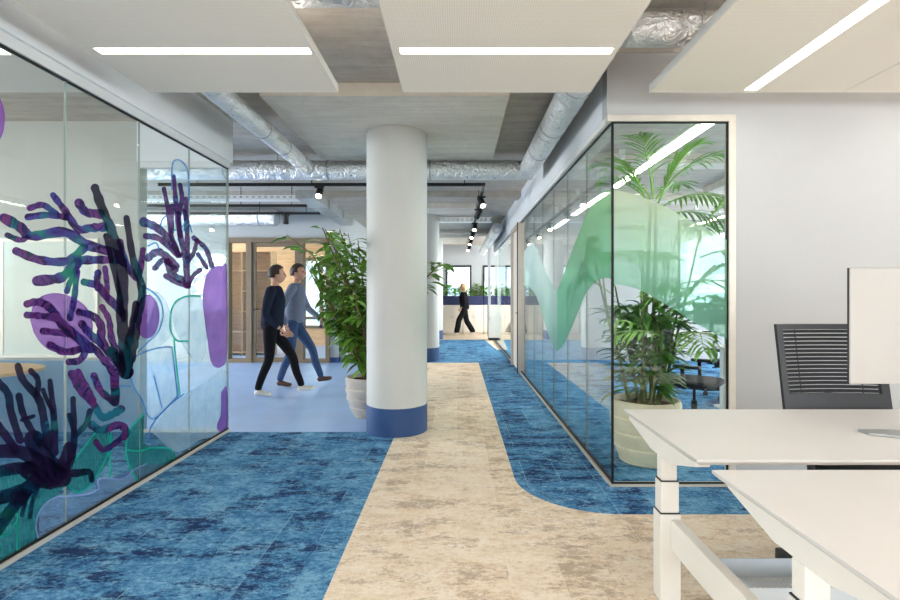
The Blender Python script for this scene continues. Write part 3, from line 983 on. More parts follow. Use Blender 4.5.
def patch(bm, proj, pts, d=0.0006, k=6, closed=True):
    P = smooth_path(list(pts) + [pts[0]], k)[:-1] if closed else [Vector((p[0], p[1], 0)) for p in pts]
    f = bm.faces.new([bm.verts.new(proj(v.x, v.y, -d)) for v in P])
    bmesh.ops.triangulate(bm, faces=[f])


def ell(cx, cy, rx, ry, n=40, wob=0.0):
    return [(cx + rx * (1 + wob * math.sin(3 * t)) * math.cos(t), cy + ry * math.sin(t)) for t in [2 * PI * i / n for i in range(n)]]


def left_in(px, py, d):     # film on the corridor face: d < 0 stands proud of the glass
    return on_left(px, py, -d)


rnd = random.Random(5)
# purple discs
b = B(); patch(b, left_in, [(30, 320), (33, 305), (42, 296), (56, 293), (72, 297), (87, 308), (93, 326), (88, 346), (78, 353), (62, 354), (46, 348), (35, 335)], 0.0008); obj('violet_disc_print', b, 'purple', left)
b = B(); patch(b, left_in, ell(147, 316.5, 12.5, 22, 24), 0.0008); obj('violet_disc_print', b, 'purple', left)
b = B(); patch(b, left_in, ell(-9, 119, 14, 27, 30), 0.0008); obj('violet_disc_print', b, 'purple', left)
b = B(); patch(b, left_in, [(203, 290), (207, 274), (214, 267), (222, 266), (227, 270), (227, 352), (221, 367), (212, 364), (208, 345), (207, 326), (203, 308)], 0.0008); obj('violet_disc_print', b, 'purple', left)
b = B(); patch(b, left_in, [(221, 392), (227, 388), (227, 430), (219, 431), (217, 425), (222, 410)], 0.0008); obj('violet_disc_print', b, 'purple', left)
# pale stones and lavender sand
b = B(); patch(b, left_in, [(130, 362), (140, 354), (158, 348), (172, 347), (175, 372), (178, 398), (160, 412), (153, 419), (142, 400), (132, 382)], 0.0005); obj('pale_stone_print', b, 'ice', left)
b = B(); patch(b, left_in, [(174, 302), (184, 297), (200, 296), (206, 320), (206, 352), (195, 362), (180, 340), (172, 318)], 0.0005); obj('pale_stone_print', b, 'ice', left)
b = B(); patch(b, left_in, [(138, 300), (150, 290), (166, 300), (172, 330), (160, 346), (142, 352), (136, 340), (154, 338), (162, 316), (150, 294)], 0.0005); obj('pale_stone_print', b, 'ice', left)
b = B(); patch(b, left_in, [(152, 432), (166, 410), (186, 394), (206, 382), (227, 372), (227, 428), (200, 440), (176, 452)], 0.0005); obj('pale_stone_print', b, 'ice', left)
b = B(); patch(b, left_in, [(172, 171), (174, 161), (181, 161), (188, 172), (189, 210), (182, 232), (175, 226)], 0.0005); obj('pale_stone_print', b, 'ice', left)
b = B(); patch(b, left_in, [(39, 541), (36, 524), (42, 508), (54, 498), (70, 496), (88, 494), (98, 489), (98, 481), (104, 478), (122, 479), (134, 470), (144, 466), (160, 464), (160, 470), (120, 494), (80, 518)], 0.0004, 3); obj('lavender_sand_print', b, 'lilac', left)
b = B(); patch(b, left_in, [(66, 480), (72, 464), (82, 450), (96, 432), (112, 434), (111, 452), (104, 468), (88, 486), (76, 492), (62, 484)], 0.0003); obj('teal_weed_print', b, 'teal', left)
b = B(); patch(b, left_in, [(144, 414), (130, 430), (126, 450), (138, 482), (152, 474), (174, 460), (170, 449), (152, 448), (142, 440)], 0.0003); obj('teal_weed_print', b, 'teal', left)
b = B(); patch(b, left_in, [(-20, 470), (8, 466), (40, 470), (62, 484), (56, 496), (42, 508), (36, 524), (39, 540), (20, 552), (0, 563), (-20, 574)], 0.0003, 3); obj('teal_weed_print', b, 'teal', left)
# outlines
for p in ([(66, 480), (72, 464), (82, 450), (96, 432)], [(56, 487), (64, 483), (76, 492), (88, 487), (100, 470), (111, 444), (111, 434)], [(110, 436), (110, 478)],
          [(144, 414), (130, 430), (126, 450), (130, 468), (138, 482)], [(126, 450), (140, 451), (152, 448), (170, 449), (174, 460)],
          [(17, 514), (17, 534), (17, 553)], [(-6, 538), (8, 534), (16, 522)], [(4, 512), (10, 506)],
          [(200, 296), (184, 297), (173, 306), (170, 326), (176, 340), (188, 341)], [(174, 340), (176, 362), (180, 396)]):
    b = B(); ribbon(b, left_in, p, 1.9); obj('teal_outline_print', b, 'line_teal', left)
for p in ([(130, 362), (140, 354), (158, 348), (172, 347)], [(130, 362), (132, 382), (142, 400), (153, 419), (178, 396)], [(172, 347), (175, 372), (178, 398)], [(154, 376), (162, 408)],
          [(140, 286), (150, 290), (160, 300), (163, 316), (158, 332), (148, 342), (138, 352)], [(148, 440), (152, 425), (166, 408), (184, 394)], [(110, 386), (130, 386)],
          [(172, 190), (172, 171), (174, 161), (181, 161), (188, 172), (189, 200)], [(148, 246), (156, 243), (160, 252)], [(160, 230), (162, 220), (168, 214)], [(178, 240), (188, 224), (192, 232)], [(170, 232), (180, 228), (186, 222)]):
    b = B(); ribbon(b, left_in, p, 1.5); obj('blue_outline_print', b, 'line_blue', left)
b = B(); ribbon(b, left_in, [(39, 541), (36, 524), (42, 508), (54, 498), (70, 496), (88, 494), (98, 489), (98, 481), (104, 478), (122, 479), (134, 470), (146, 464)], 1.6); obj('lavender_outline_print', b, 'line_lilac', left)

# the big purple coral
CORAL = [
    ([(126, 372), (126, 360), (124.6, 342), (122, 319), (122.7, 290), (121, 262), (112, 232), (102, 208), (95, 188)], 10, (1.25, 0.75)),
    ([(130, 358), (134, 340), (137, 319), (142, 290), (133, 258), (126.5, 218)], 9, (1.1, 0.6)),
    ([(120, 242), (127, 265), (138, 278), (143, 250)], 5.5, None),
    ([(124, 262), (114, 253), (88, 245), (64, 232), (32, 236), (20, 227), (4, 218)], 8.5, (0.9, 1.1)),
    ([(30, 236), (20, 240), (7, 235)], 5, None),
    ([(104, 227), (90, 228), (78, 229), (66, 212), (53, 195)], 7.5, (1.1, 0.75)),
    ([(66, 217), (48, 215), (28, 217)], 6, None), ([(56, 214), (43, 205), (30, 208)], 5.5, None),
    ([(100, 214), (86, 212), (79, 203)], 8, None),
    ([(84, 248), (67, 261), (40, 260), (16, 251)], 7.5, None),
    ([(120, 260), (94, 260), (77, 262), (62, 277), (37, 281)], 8, (0.8, 1.2)),
    ([(80, 262), (71, 280), (67, 291)], 5, None), ([(77, 272), (74, 300), (70, 318)], 5.5, None),
    ([(122, 312), (106, 296), (98, 286), (84, 282)], 7, (1.1, 0.9)), ([(98, 288), (97, 280), (98, 273)], 6, None), ([(107, 298), (107, 284), (105, 268)], 5, None),
    ([(91, 348), (76, 336), (62, 324), (50, 308), (38, 302), (27, 304)], 8, (1.2, 0.8)),
    ([(58, 319), (42, 316), (27, 315)], 6, None), ([(75, 335), (60, 333), (43, 331)], 6, None), ([(88, 347), (66, 352), (50, 345)], 6.5, None),
    ([(69, 362), (80, 360), (91, 347), (104, 360), (113, 374), (115, 402)], 6.5, (0.9, 1.1)),
    ([(79, 312), (93, 316), (101, 326), (102, 342), (116, 360), (128, 372)], 7.5, (0.8, 1.3)),
    ([(82, 324), (90, 334), (103, 345)], 7, None), ([(102, 307), (109, 320), (112, 340), (121, 360)], 5.5, (0.9, 1.2)),
    ([(72, 374), (80, 390), (92, 402), (102, 417), (113, 414), (121, 409)], 7, None), ([(78, 372), (88, 390), (93, 400)], 6, None),
    ([(94, 376), (101, 391), (115, 403)], 6.5, None), ([(115, 372), (116, 402)], 7, None),
    ([(92, 425), (101, 430), (119, 425), (126, 431), (124, 437)], 7, None), ([(96, 442), (104, 450), (118, 441), (126, 434)], 5, None),
]
b = B()
for p, w, tp in CORAL[2:]:
    ribbon(b, left_in, p, w * 1.14, rnd, 0.15, tp)
obj('purple_coral_print', b, 'coral', left, label='big branching purple coral printed on the glass')
b = B()
for p, w, tp in CORAL[:2] + [([(123, 318), (119, 292), (112, 262), (106, 236)], 5, None), ([(124, 356), (131, 332), (136, 304)], 6, None), ([(112, 352), (122, 366), (127, 374)], 9, None)]:
    ribbon(b, left_in, p, w * 1.14, rnd, 0.15, tp)
obj('coral_trunk_print', b, 'coral_trunk', left, label='dark trunk of the printed coral')
SMALL = [
    ([(187, 284), (186, 262), (180, 234), (176, 204), (174, 176)], 4.5, (1.3, 0.7)), ([(164, 189), (168, 210), (171, 234), (180, 256)], 3.6, None),
    ([(180, 185), (182, 198), (179, 216), (180, 236)], 3.8, None), ([(186, 199), (187, 234), (188, 260)], 3.8, None), ([(184, 210), (186, 222)], 3, None),
    ([(172, 206), (172, 232)], 3.6, None), ([(144, 222), (156, 227), (168, 238), (178, 254)], 6, (1.2, 0.8)), ([(146, 236), (160, 239), (178, 255)], 5, None),
    ([(148, 258), (157, 252), (166, 256), (176, 266)], 6, None), ([(155, 268), (164, 260), (176, 270)], 4.5, None), ([(166, 276), (176, 282), (188, 286)], 4.5, None),
    ([(194, 238), (206, 249), (212, 266)], 4, None), ([(198, 254), (207, 268)], 3.2, None), ([(188, 262), (194, 252), (197, 240)], 3.6, None), ([(168, 262), (172, 274), (182, 280)], 6, None),
    ([(188, 286), (193, 276), (200, 270)], 3.6, None)]
b = B()
for p, w, tp in SMALL:
    ribbon(b, left_in, p, w * 1.25, rnd, 0.15, tp)
obj('small_coral_print', b, 'coral_small', left, label='small dark coral printed near the end of the glass')
ANEM = [
    ([(62, 470), (70, 462), (74, 440), (73, 399)], 8, (1.2, 0.7)), ([(75, 436), (86, 424), (90, 411)], 6, None), ([(74, 432), (69, 415)], 5, None),
    ([(54, 452), (54, 420), (50, 381)], 7.5, (1.2, 0.7)), ([(53, 412), (47, 400), (43, 390)], 4.5, None),
    ([(48, 446), (43, 414), (38, 398), (23, 380), (18, 366)], 8, (1.1, 0.9)), ([(37, 396), (38, 380), (31, 371)], 6, None),
    ([(40, 444), (24, 416), (19, 396)], 7, None), ([(22, 420), (34, 416)], 4, None), ([(20, 440), (11, 412), (8, 394), (-2, 382)], 8, None), ([(16, 450), (0, 428), (-8, 420)], 9, None),
    ([(50, 466), (20, 452), (-10, 452)], 14, None), ([(50, 470), (20, 468), (-10, 474)], 12, None), ([(48, 472), (24, 490), (-8, 500)], 14, None), ([(44, 468), (20, 500), (-6, 528)], 11, None),
    ([(24, 492), (10, 516), (-2, 534)], 7, None), ([(34, 486), (26, 500), (22, 515)], 4.5, None), ([(40, 484), (33, 500), (30, 517)], 4.5, None), ([(60, 470), (46, 462), (34, 440)], 20, None),
    ([(62, 478), (44, 480), (28, 470)], 18, None), ([(58, 480), (66, 474), (78, 473), (89, 472), (92, 480)], 7, (1.4, 0.8)), ([(70, 448), (62, 468), (52, 480)], 13, None)]
b = B()
for p, w, tp in ANEM:
    ribbon(b, left_in, p, w, rnd, 0.1, tp)
obj('anemone_print', b, 'coral_dark', left, label='dark sea anemone printed low on the glass')

# green hills on the right glass
GREEN = [(0.0, rgb(146, 212, 186)), (0.35, rgb(174, 226, 200)), (0.72, rgb(210, 236, 206)), (1.0, rgb(232, 240, 206))]
M['hill_front'] = film_mat('pale green hill print', GREEN, 0.62, 3, 0.4, 0.4, 0.55, gradient=(2, 1.25, 2.1))
M['hill_side'] = film_mat('green hill print', [(0.0, rgb(112, 186, 160)), (0.5, rgb(122, 192, 152)), (1.0, rgb(162, 212, 158))], 0.55, 3, 0.5, 0.4, 0.45, gradient=(2, 0.9, 2.1))
M['hill_pale'] = film_mat('pale teal hill print', [(0.0, rgb(120, 186, 166)), (0.5, rgb(186, 212, 206)), (1.0, rgb(206, 220, 218))], 0.5, 3, 0.4, 0.4, 0.5, gradient=(2, 0.6, 2.2))


def front_in(px, py, d):
    return on_front(px, py, -d)


def side_in(px, py, d):
    return on_side(px, py, -d)


b = B()
top = smooth_path([(613.5, 190), (622, 191), (634, 194), (650, 200), (668, 208), (690, 220), (710, 230), (727.5, 240)])
bot = smooth_path([(727.5, 340), (712, 332), (693, 322), (677, 311), (658, 300), (640, 290), (626, 286), (613.5, 284)])
patch(b, front_in, [(v.x, v.y) for v in top + bot], 0.0006, closed=False)
obj('hill_print', b, 'hill_front', right)
b = B()
up = smooth_path([(557, 291), (563, 276), (570, 256), (580, 230), (588, 211), (597, 198), (605, 192), (612, 190)])
lo = smooth_path([(612, 279), (604, 278), (596, 281), (588, 290), (582, 302), (576, 317), (570, 331), (563, 345), (557, 351)])
patch(b, side_in, [(v.x, v.y) for v in up + lo], 0.0006, closed=False)
obj('hill_print', b, 'hill_side', right)
b = B()
up = smooth_path([(524, 252), (529, 245), (533, 243), (538, 252), (545, 270), (551, 283), (557, 291)])
lo = smooth_path([(557, 351), (552, 343), (546, 327), (541, 310), (536, 296), (530, 288), (524, 286)])
patch(b, side_in, [(v.x, v.y) for v in up + lo], 0.0006, closed=False)
obj('pale_hill_print', b, 'hill_pale', right)
# ------------------------------------------------------------------ white desks
DZ = 0.74


def desk(label, x0, x1, y0, y1, beam_to=None, lx=0.06, ly=0.0):
    ym = (y0 + y1) / 2
    t = thing('office_desk', label, 'desk', ((x0 + x1) / 2, ym, CZ), group=None)
    b = B()
    # chamfered top
    e, th = 0.016, 0.025
    lo = [(x0 + e, y0 + e), (x1 - e, y0 + e), (x1 - e, y1 - e), (x0 + e, y1 - e)]
    hi = [(x0, y0), (x1, y0), (x1, y1), (x0, y1)]
    v0 = [b.verts.new((x, y, DZ - th)) for x, y in lo]
    v1 = [b.verts.new((x, y, DZ - 0.010)) for x, y in hi]
    v2 = [b.verts.new((x, y, DZ)) for x, y in hi]
    b.faces.new(v0[::-1]); b.faces.new(v2)
    for a, c in ((v0, v1), (v1, v2)):
        for i in range(4):
            b.faces.new((a[i], a[(i + 1) % 4], c[(i + 1) % 4], c[i]))
    b.faces.index_update()
    for f in b.faces:
        f.material_index = 0 if f.index == 1 else 1
    tt = obj('tabletop', b, 'desk', t, bevel=0.0015)
    tt.data.materials.append(M['desk_edge'])
    ym += ly
    for s, xl in ((0, x0 + lx), (1, x1 - lx)):
        # tapered cantilever arm carrying the top
        b = B()
        zt = DZ - th
        prism_x(b, [(y0 + 0.045, zt), (y0 + 0.045, zt - 0.018), (ym - 0.11, zt - 0.080), (ym + 0.11, zt - 0.080), (y1 - 0.045, zt - 0.018), (y1 - 0.045, zt)], xl - 0.03, xl + 0.03)
        obj('support_arm', b, 'desk_frame', t, bevel=0.003)
        b = B(); box(b, xl - 0.045, xl + 0.045, ym - 0.04, ym + 0.04, 0.014, 0.395)
        leg = obj('leg', b, 'desk_frame', t, bevel=0.004)
        b = B(); box(b, xl - 0.0395, xl + 0.0395, ym - 0.034, ym + 0.034, 0.399, 0.533); obj('middle_stage', b, 'desk_frame', leg, bevel=0.004)
        b = B(); box(b, xl - 0.0335, xl + 0.0335, ym - 0.028, ym + 0.028, 0.537, zt - 0.078); obj('upper_stage', b, 'desk_frame', leg, bevel=0.004)
        b = B(); box(b, xl - 0.043, xl + 0.043, ym - 0.038, ym + 0.038, 0.395, 0.399); obj('seal_ring', b, 'black_plastic', leg)
        b = B(); box(b, xl - 0.0375, xl + 0.0375, ym - 0.032, ym + 0.032, 0.533, 0.537); obj('seal_ring', b, 'black_plastic', leg)
        b = B(); lathe(b, [(0.026, 0), (0.03, 0.004), (0.03, 0.012)], (xl, ym, CZ), 20); obj('foot', b, 'desk_frame', leg, bevel=0.003)
        if beam_to is not None:
            b = B(); box(b, xl + 0.0, xl + 0.043, beam_to, ym - 0.041, 0.245, 0.375); obj('cross_beam', b, 'desk_frame', t, bevel=0.003)
    b = B(); box(b, x0 + 0.11, x1 - 0.11, ym - 0.03, ym + 0.03, DZ - 0.075, DZ - 0.03); obj('top_rail', b, 'desk_frame', t)
    return t


far_desk = desk('white sit-stand desk against which the mesh chair stands, carrying the monitor', 0.883, 2.683, 1.84, 2.648, 1.33 + 0.045, 0.042, -0.04)
near_desk = desk('white sit-stand desk closest to the camera at the bottom edge, with bare top', 0.883, 2.683, 0.93, 1.735)

# cable tray hung between the two desks
t = thing('desk_cable_tray', 'pale blue-grey perforated cable tray under the gap between the white desks', 'cable tray', (1.8, 1.78, 0.28))
b = B()
tx0, tx1 = 0.988, 2.58
ty0, ty1, tz0, tz1 = 1.72, 1.915, 0.265, 0.338
box(b, tx0, tx1, ty1 - 0.004, ty1, tz0, tz1); box(b, tx0, tx1, ty0, ty0 + 0.004, tz0, tz1)
n = 78
for i in range(n + 1):
    x = tx0 + (tx1 - tx0) * i / n
    box(b, x - 0.005, x + 0.005, ty0 + 0.004, ty1 - 0.004, tz0, tz0 + 0.003)
for y in [ty0 + 0.0191 * k for k in range(11)]:
    box(b, tx0, tx1, y - 0.005, y + 0.005, tz0 + 0.0002, tz0 + 0.0028)
obj('channel', b, 'tray', t)
b = B(); box(b, 1.235, 1.29, ty1 + 0.0005, ty1 + 0.03, 0.305, 0.366); obj('cable_clip', b, 'black_plastic', t, bevel=0.005, label='black clip on the rear edge of the tray')
b = B()
pts = [Vector((1.16 + 0.05 * i, 1.80 + 0.02 * math.sin(i * 1.3), tz0 + 0.0085 + (0.012 if i % 5 == 2 else 0))) for i in range(26)]
tube(b, pts, 0.0045, 8); tag(obj('power_cable', b, 'black_plastic', smooth=True), 'black cable lying along the perforated tray under the desks', 'cable')

# monitor seen from behind
t = thing('monitor', 'white backed computer monitor on the far desk at the right edge', 'monitor', (1.94, 2.1, DZ))
b = B(); box(b, 1.573, 2.305, 2.0, 2.008, 0.990, 1.454); obj('back_shell', b, 'monitor_white', t, bevel=0.003, seg=3)
b = B(); box(b, 1.572, 2.306, 2.0085, 2.016, 0.989, 1.455); obj('bezel', b, 'black_plastic', t, bevel=0.002)
b = B(); box(b, 1.585, 2.295, 2.0162, 2.0170, 1.0, 1.444); obj('screen', b, 'screen_grey', t)
b = B(); box(b, 1.985, 2.055, 1.982, 1.9995, 0.752, 1.26); obj('stand_neck', b, 'alu', t, bevel=0.004)
b = B()
prism(b, [(1.775, 2.215), (1.775, 2.155), (1.86, 2.11), (1.97, 2.075), (2.06, 1.975), (2.22, 1.975), (2.22, 2.10), (2.0, 2.19), (1.88, 2.215)], DZ, DZ + 0.012)
obj('stand_foot', b, 'galv', t, bevel=0.003)


# ------------------------------------------------------------------ office chairs
def curve_back(bm, x0, x1, z0, z1, lean, depth, y0, th, nx=14):
    """a horizontal curved strip of the backrest"""
    def P(x, z, dy):
        u = (x / 0.29)
        return (x, y0 + lean * (z - 0.72) - depth * (1 - u * u) * -1 * 0.0 + depth * (1 - u * u) + dy, z)
    grid = []
    for i in range(nx + 1):
        x = x0 + (x1 - x0) * i / nx
        grid.append([bm.verts.new(P(x, z0, 0)), bm.verts.new(P(x, z1, 0)), bm.verts.new(P(x, z1, th)), bm.verts.new(P(x, z0, th))])
    for a, b_ in zip(grid, grid[1:]):
        for k in range(4):
            bm.faces.new((a[k], a[(k + 1) % 4], b_[(k + 1) % 4], b_[k]))
    bm.faces.new(grid[0]); bm.faces.new(grid[-1][::-1])


def office_chair(label, loc, rz, slats=True):
    """local frame: the sitter faces -Y; backrest at +Y"""
    t = thing('office_chair', label, 'office chair', loc, rz)
    k = dict(parent=t, local=True)
    b = B()
    prism(b, [(0.25 * math.copysign(abs(math.cos(a)) ** 0.5, math.cos(a)), -0.02 + 0.235 * math.copysign(abs(math.sin(a)) ** 0.5, math.sin(a))) for a in [2 * PI * i / 36 for i in range(36)]], 0.43, 0.485)
    obj('seat', b, 'mesh_fabric', bevel=0.02, seg=3, **k)
    b = B(); box(b, -0.10, 0.10, -0.12, 0.14, 0.385, 0.43); tube(b, [(0.08, -0.05, 0.405), (0.27, -0.06, 0.40)], 0.008, 8); obj('tilt_mechanism', b, 'black_plastic', bevel=0.01, **k)
    b = B()
    z0, zs, z1 = 0.66, 0.80, 1.176
    lean, depth, yb = 0.17, 0.035, 0.235
    if slats:
        curve_back(b, -0.29, -0.252, z0, z1, lean, depth, yb, 0.022, 3)
        curve_back(b, 0.252, 0.29, z0, z1, lean, depth, yb, 0.022, 3)
        curve_back(b, -0.252, 0.252, z1 - 0.030, z1, lean, depth, yb, 0.022)
        curve_back(b, -0.252, 0.252, z0, zs, lean, depth, yb, 0.022)
        obj('back_frame', b, 'black_plastic', **k)
        b = B()
        z = zs + 0.0045
        while z < z1 - 0.034:
            zz = min(z + 0.0160, z1 - 0.0305)
            curve_back(b, -0.252, 0.252, z, zz, lean, depth, yb + 0.004, 0.012)
            z += 0.0215
        for x in (-0.17, 0.17):
            curve_back(b, x - 0.002, x + 0.002, zs, z1 - 0.03, lean, depth, yb + 0.010, 0.004, 1)
        obj('back_mesh', b, 'mesh_fabric', **k)
    else:
        curve_back(b, -0.235, 0.235, z0, z1 - 0.1, lean, depth, yb, 0.03)
        obj('back_frame', b, 'black_plastic', bevel=0.01, **k)
        b = B(); curve_back(b, -0.215, 0.215, z0 + 0.02, z1 - 0.12, lean, depth, yb - 0.006, 0.005); obj('back_mesh', b, 'mesh_fabric', **k)
    b = B(); tube(b, [(0, 0.10, 0.40), (0, 0.28, 0.42), (0, 0.315, 0.56), (0, 0.315, 0.80)], [0.028, 0.028, 0.024, 0.018], 10); obj('back_support', b, 'black_plastic', smooth=True, **k)
    for s in (-1, 1):
        b = B(); tube(b, [(s * 0.10, 0.02, 0.41), (s * 0.30, 0.02, 0.43), (s * 0.31, 0.03, 0.62)], [0.018, 0.020, 0.020], 10); ar = obj('armrest', b, 'black_plastic', smooth=True, **k)
        b = B(); prism(b, [(s * 0.31 + 0.045 * math.copysign(abs(math.cos(a)) ** .6, math.cos(a)), -0.01 + 0.125 * math.copysign(abs(math.sin(a)) ** .6, math.sin(a))) for a in [2 * PI * i / 24 for i in range(24)]], 0.62, 0.65)
        o = obj('arm_pad', b, 'black_plastic', ar, bevel=0.008, local=True)
    b = B(); tube(b, [(0, 0, 0.08), (0, 0, 0.26)], 0.028, 14); tube(b, [(0, 0, 0.26), (0, 0, 0.39)], 0.015, 12); obj('gas_lift', b, 'black_metal', **k)
    for i in range(5):
        a = 2 * PI * i / 5 + 0.3
        c, s = math.cos(a), math.sin(a)
        b = B(); tube(b, [(c * 0.02, s * 0.02, 0.115), (c * 0.16, s * 0.16, 0.10), (c * 0.31, s * 0.31, 0.075)], [0.030, 0.024, 0.018], 8); obj('base_arm', b, 'black_plastic', smooth=True, **k)
        b = B()
        for w in (-1, 1):
            o2 = Vector((-s, c, 0)) * 0.016 * w
            p = Vector((c * 0.31, s * 0.31, 0.031))
            tube(b, [p + o2 - Vector((-s, c, 0)) * 0.010, p + o2 + Vector((-s, c, 0)) * 0.010], 0.030, 14)
        tube(b, [(c * 0.31, s * 0.31, 0.05), (c * 0.31, s * 0.31, 0.08)], 0.010, 8)
        obj('caster', b, 'black_plastic', **k)
    return t


office_chair('charcoal mesh chair with slotted back, behind the white desk and monitor', (2.06, 2.46, CZ), 0.0)

office_chair('black swivel chair inside the glazed office, just behind the potted palm', (2.42, 5.1, CZ), R(50), False)
office_chair('black swivel chair deeper in the glazed office by the rear desk', (3.55, 6.45, CZ), R(200), False)

# ------------------------------------------------------------------ desks and things in the glazed office
def simple_desk(label, x0, x1, y0, y1, z=0.74):
    t = thing('office_desk', label, 'desk', ((x0 + x1) / 2, (y0 + y1) / 2, CZ))
    b = B(); box(b, x0, x1, y0, y1, z - 0.025, z); obj('tabletop', b, 'desk', t, bevel=0.003)
    for x in (x0 + 0.06, x1 - 0.06):
        b = B(); box(b, x - 0.04, x + 0.04, (y0 + y1) / 2 - 0.04, (y0 + y1) / 2 + 0.04, 0.03, z - 0.025); lg = obj('leg', b, 'desk_frame', t)
        b = B(); box(b, x - 0.035, x + 0.035, y0 + 0.06, y1 - 0.06, CZ, 0.03); obj('foot', b, 'desk_frame', lg)
    return t


simple_desk('white desk in the glazed office, right beside the black swivel chair', 3.05, 4.65, 5.55, 6.05)
simple_desk('white desk in the glazed office standing under the window', 3.3, 4.9, 7.6, 8.4)
def screen(label, x, y, rz, z=0.74):
    t = thing('monitor', label, 'monitor', (x, y, z), rz)
    k = dict(parent=t, local=True)
    b = B(); box(b, -0.28, 0.28, -0.015, 0.015, 0.12, 0.47); obj('back_shell', b, 'screen_grey', bevel=0.005, **k)
    b = B(); box(b, -0.03, 0.03, 0.016, 0.03, 0.0, 0.3); obj('stand_neck', b, 'black_metal', **k)
    b = B(); box(b, -0.12, 0.12, -0.08, 0.10, 0.0, 0.012); obj('stand_foot', b, 'black_metal', **k)
screen('grey monitor on the office desk behind the front glass pane', 3.62, 5.85, R(10))
screen('grey monitor on the desk under the office window', 4.1, 8.05, R(-6))
b = B(); box(b, 3.26, 3.36, 5.68, 5.78, 0.74, 0.82); tag(obj('storage_box', b, 'orange', bevel=0.006), 'small orange box on the desk in the glazed office', 'box')
t = thing('drawer_pedestal', 'pale drawer pedestal under the desk of the glazed office', 'drawer unit', (3.3, 5.85, CZ))
b = B(); box(b, 3.16, 3.5, 5.62, 6.02, 0.03, 0.62); obj('body', b, 'cabinet', t, bevel=0.004)
for z in (0.05, 0.24, 0.43):
    b = B(); box(b, 3.17, 3.49, 5.608, 5.6195, z, z + 0.17); dr = obj('drawer', b, 'cabinet', t)
    b = B(); box(b, 3.28, 3.38, 5.598, 5.6075, z + 0.14, z + 0.15); obj('handle', b, 'galv', dr)
for x in (3.2, 3.46):
    for y in (5.66, 5.98):
        b = B(); tube(b, [(x, y, CZ), (x, y, 0.031)], 0.012, 10); obj('foot', b, 'black_plastic', t)

# meeting room behind the coral: table and pin board
t = thing('meeting_table', 'oak topped oval meeting table behind the coral glass', 'table', (-5.0, 4.0, CZ))
b = B(); prism(b, [(-5.08 + 1.66 * math.copysign(abs(math.cos(a)) ** .7, math.cos(a)), 4.0 + 0.52 * math.copysign(abs(math.sin(a)) ** .7, math.sin(a))) for a in [2 * PI * i / 48 for i in range(48)]], 0.715, 0.74); obj('tabletop', b, 'oak', t, bevel=0.004)
for x in (-5.8, -4.2):
    b = B(); prism(b, [(x + 0.30 * math.cos(a), 4.0 + 0.22 * math.sin(a)) for a in [2 * PI * i / 32 for i in range(32)]], CZ, 0.715); obj('pedestal', b, 'wainscot', t)
t = thing('pin_board', 'large pale pin board on the meeting room wall behind the coral print', 'board', (-3.97, 4.88, 0.74))
b = B(); box(b, -4.42, -3.53, 4.872, 4.889, 0.76, 1.86); obj('board', b, 'facade_white', t)
b = B()
for bb in ((-4.45, -4.42, .73, 1.89), (-3.53, -3.50, .73, 1.89), (-4.42, -3.53, .73, .76), (-4.42, -3.53, 1.86, 1.89)):
    box(b, bb[0], bb[1], 4.866, 4.889, bb[2], bb[3])
obj('frame', b, 'alu', t)
# ------------------------------------------------------------------ planters and plants
def pot(parent, c, h, r_top, r_mid, r_bot, mat):
    """tiered ceramic pot, with a rolled rim and bark mulch"""
    prof = [(r_bot * 0.92, 0.0), (r_bot, 0.015)]
    tiers = 4
    def base(u):
        return r_bot + (r_mid - r_bot) * math.sin(u / 0.72 * PI / 2) if u < 0.72 else r_mid + (r_top - r_mid) * ((u - 0.72) / 0.28)
    for i in range(tiers):
        for f, g in ((i / tiers + 0.012, -0.03), ((i + 0.5) / tiers, 0.0), ((i + 1) / tiers - 0.02, 0.022), ((i + 1) / tiers - 0.006, 0.012)):
            prof.append((base(f) * (1 + g), 0.015 + f * (h - 0.03)))
    prof += [(r_top, h - 0.01), (r_top - 0.006, h), (r_top - 0.022, h), (r_top - 0.03, h - 0.02), (r_top - 0.035, h - 0.08)]
    b = B(); lathe(b, prof, c, 56, cap_top=False)
    po = obj('pot', b, mat, parent, smooth=True)
    po.modifiers.new('ribs', 'EDGE_SPLIT').split_angle = R(28)
    b = B()
    lathe(b, [(0.002, -0.005), (r_top * 0.45, 0.008), (r_top - 0.034, 0.0)], (c[0], c[1], c[2] + h - 0.055), 28, cap_top=False, cap_bot=True)
    rn = random.Random(3)
    for v in b.verts:
        v.co.z += rn.uniform(-0.006, 0.012)
    for _ in range(60):
        a, q = rn.uniform(0, 2 * PI), math.sqrt(rn.random()) * (r_top - 0.06)
        ball(b, (c[0] + q * math.cos(a), c[1] + q * math.sin(a), c[2] + h - 0.045), rn.uniform(.012, .025), rn.uniform(.012, .025), .010, 6, 4)
    obj('mulch', b, 'soil', parent)


def blade(bm, p, d, up, L, w, droop=0.3, nseg=4, fold=0.25):
    """one leaf blade from p along d: two faces wide, folded along the midrib, drooping"""
    d = d.normalized()
    s = d.cross(up)
    if s.length < 1e-4:
        s = Vector((1, 0, 0))
    s.normalize()
    u = s.cross(d).normalized()
    prev = None
    for i in range(nseg + 1):
        f = i / nseg
        c = p + d * (L * f) + Vector((0, 0, -1)) * (droop * L * f * f)
        ww = w * 0.5 * (math.sin(PI * min(1.0, f * 0.93 + 0.07)) ** 0.8)
        a = bm.verts.new(c + s * ww + u * fold * ww)
        m = bm.verts.new(c)
        e = bm.verts.new(c - s * ww + u * fold * ww)
        if prev:
            bm.faces.new((prev[0], prev[1], m, a))
            bm.faces.new((prev[1], prev[2], e, m))
        prev = (a, m, e)


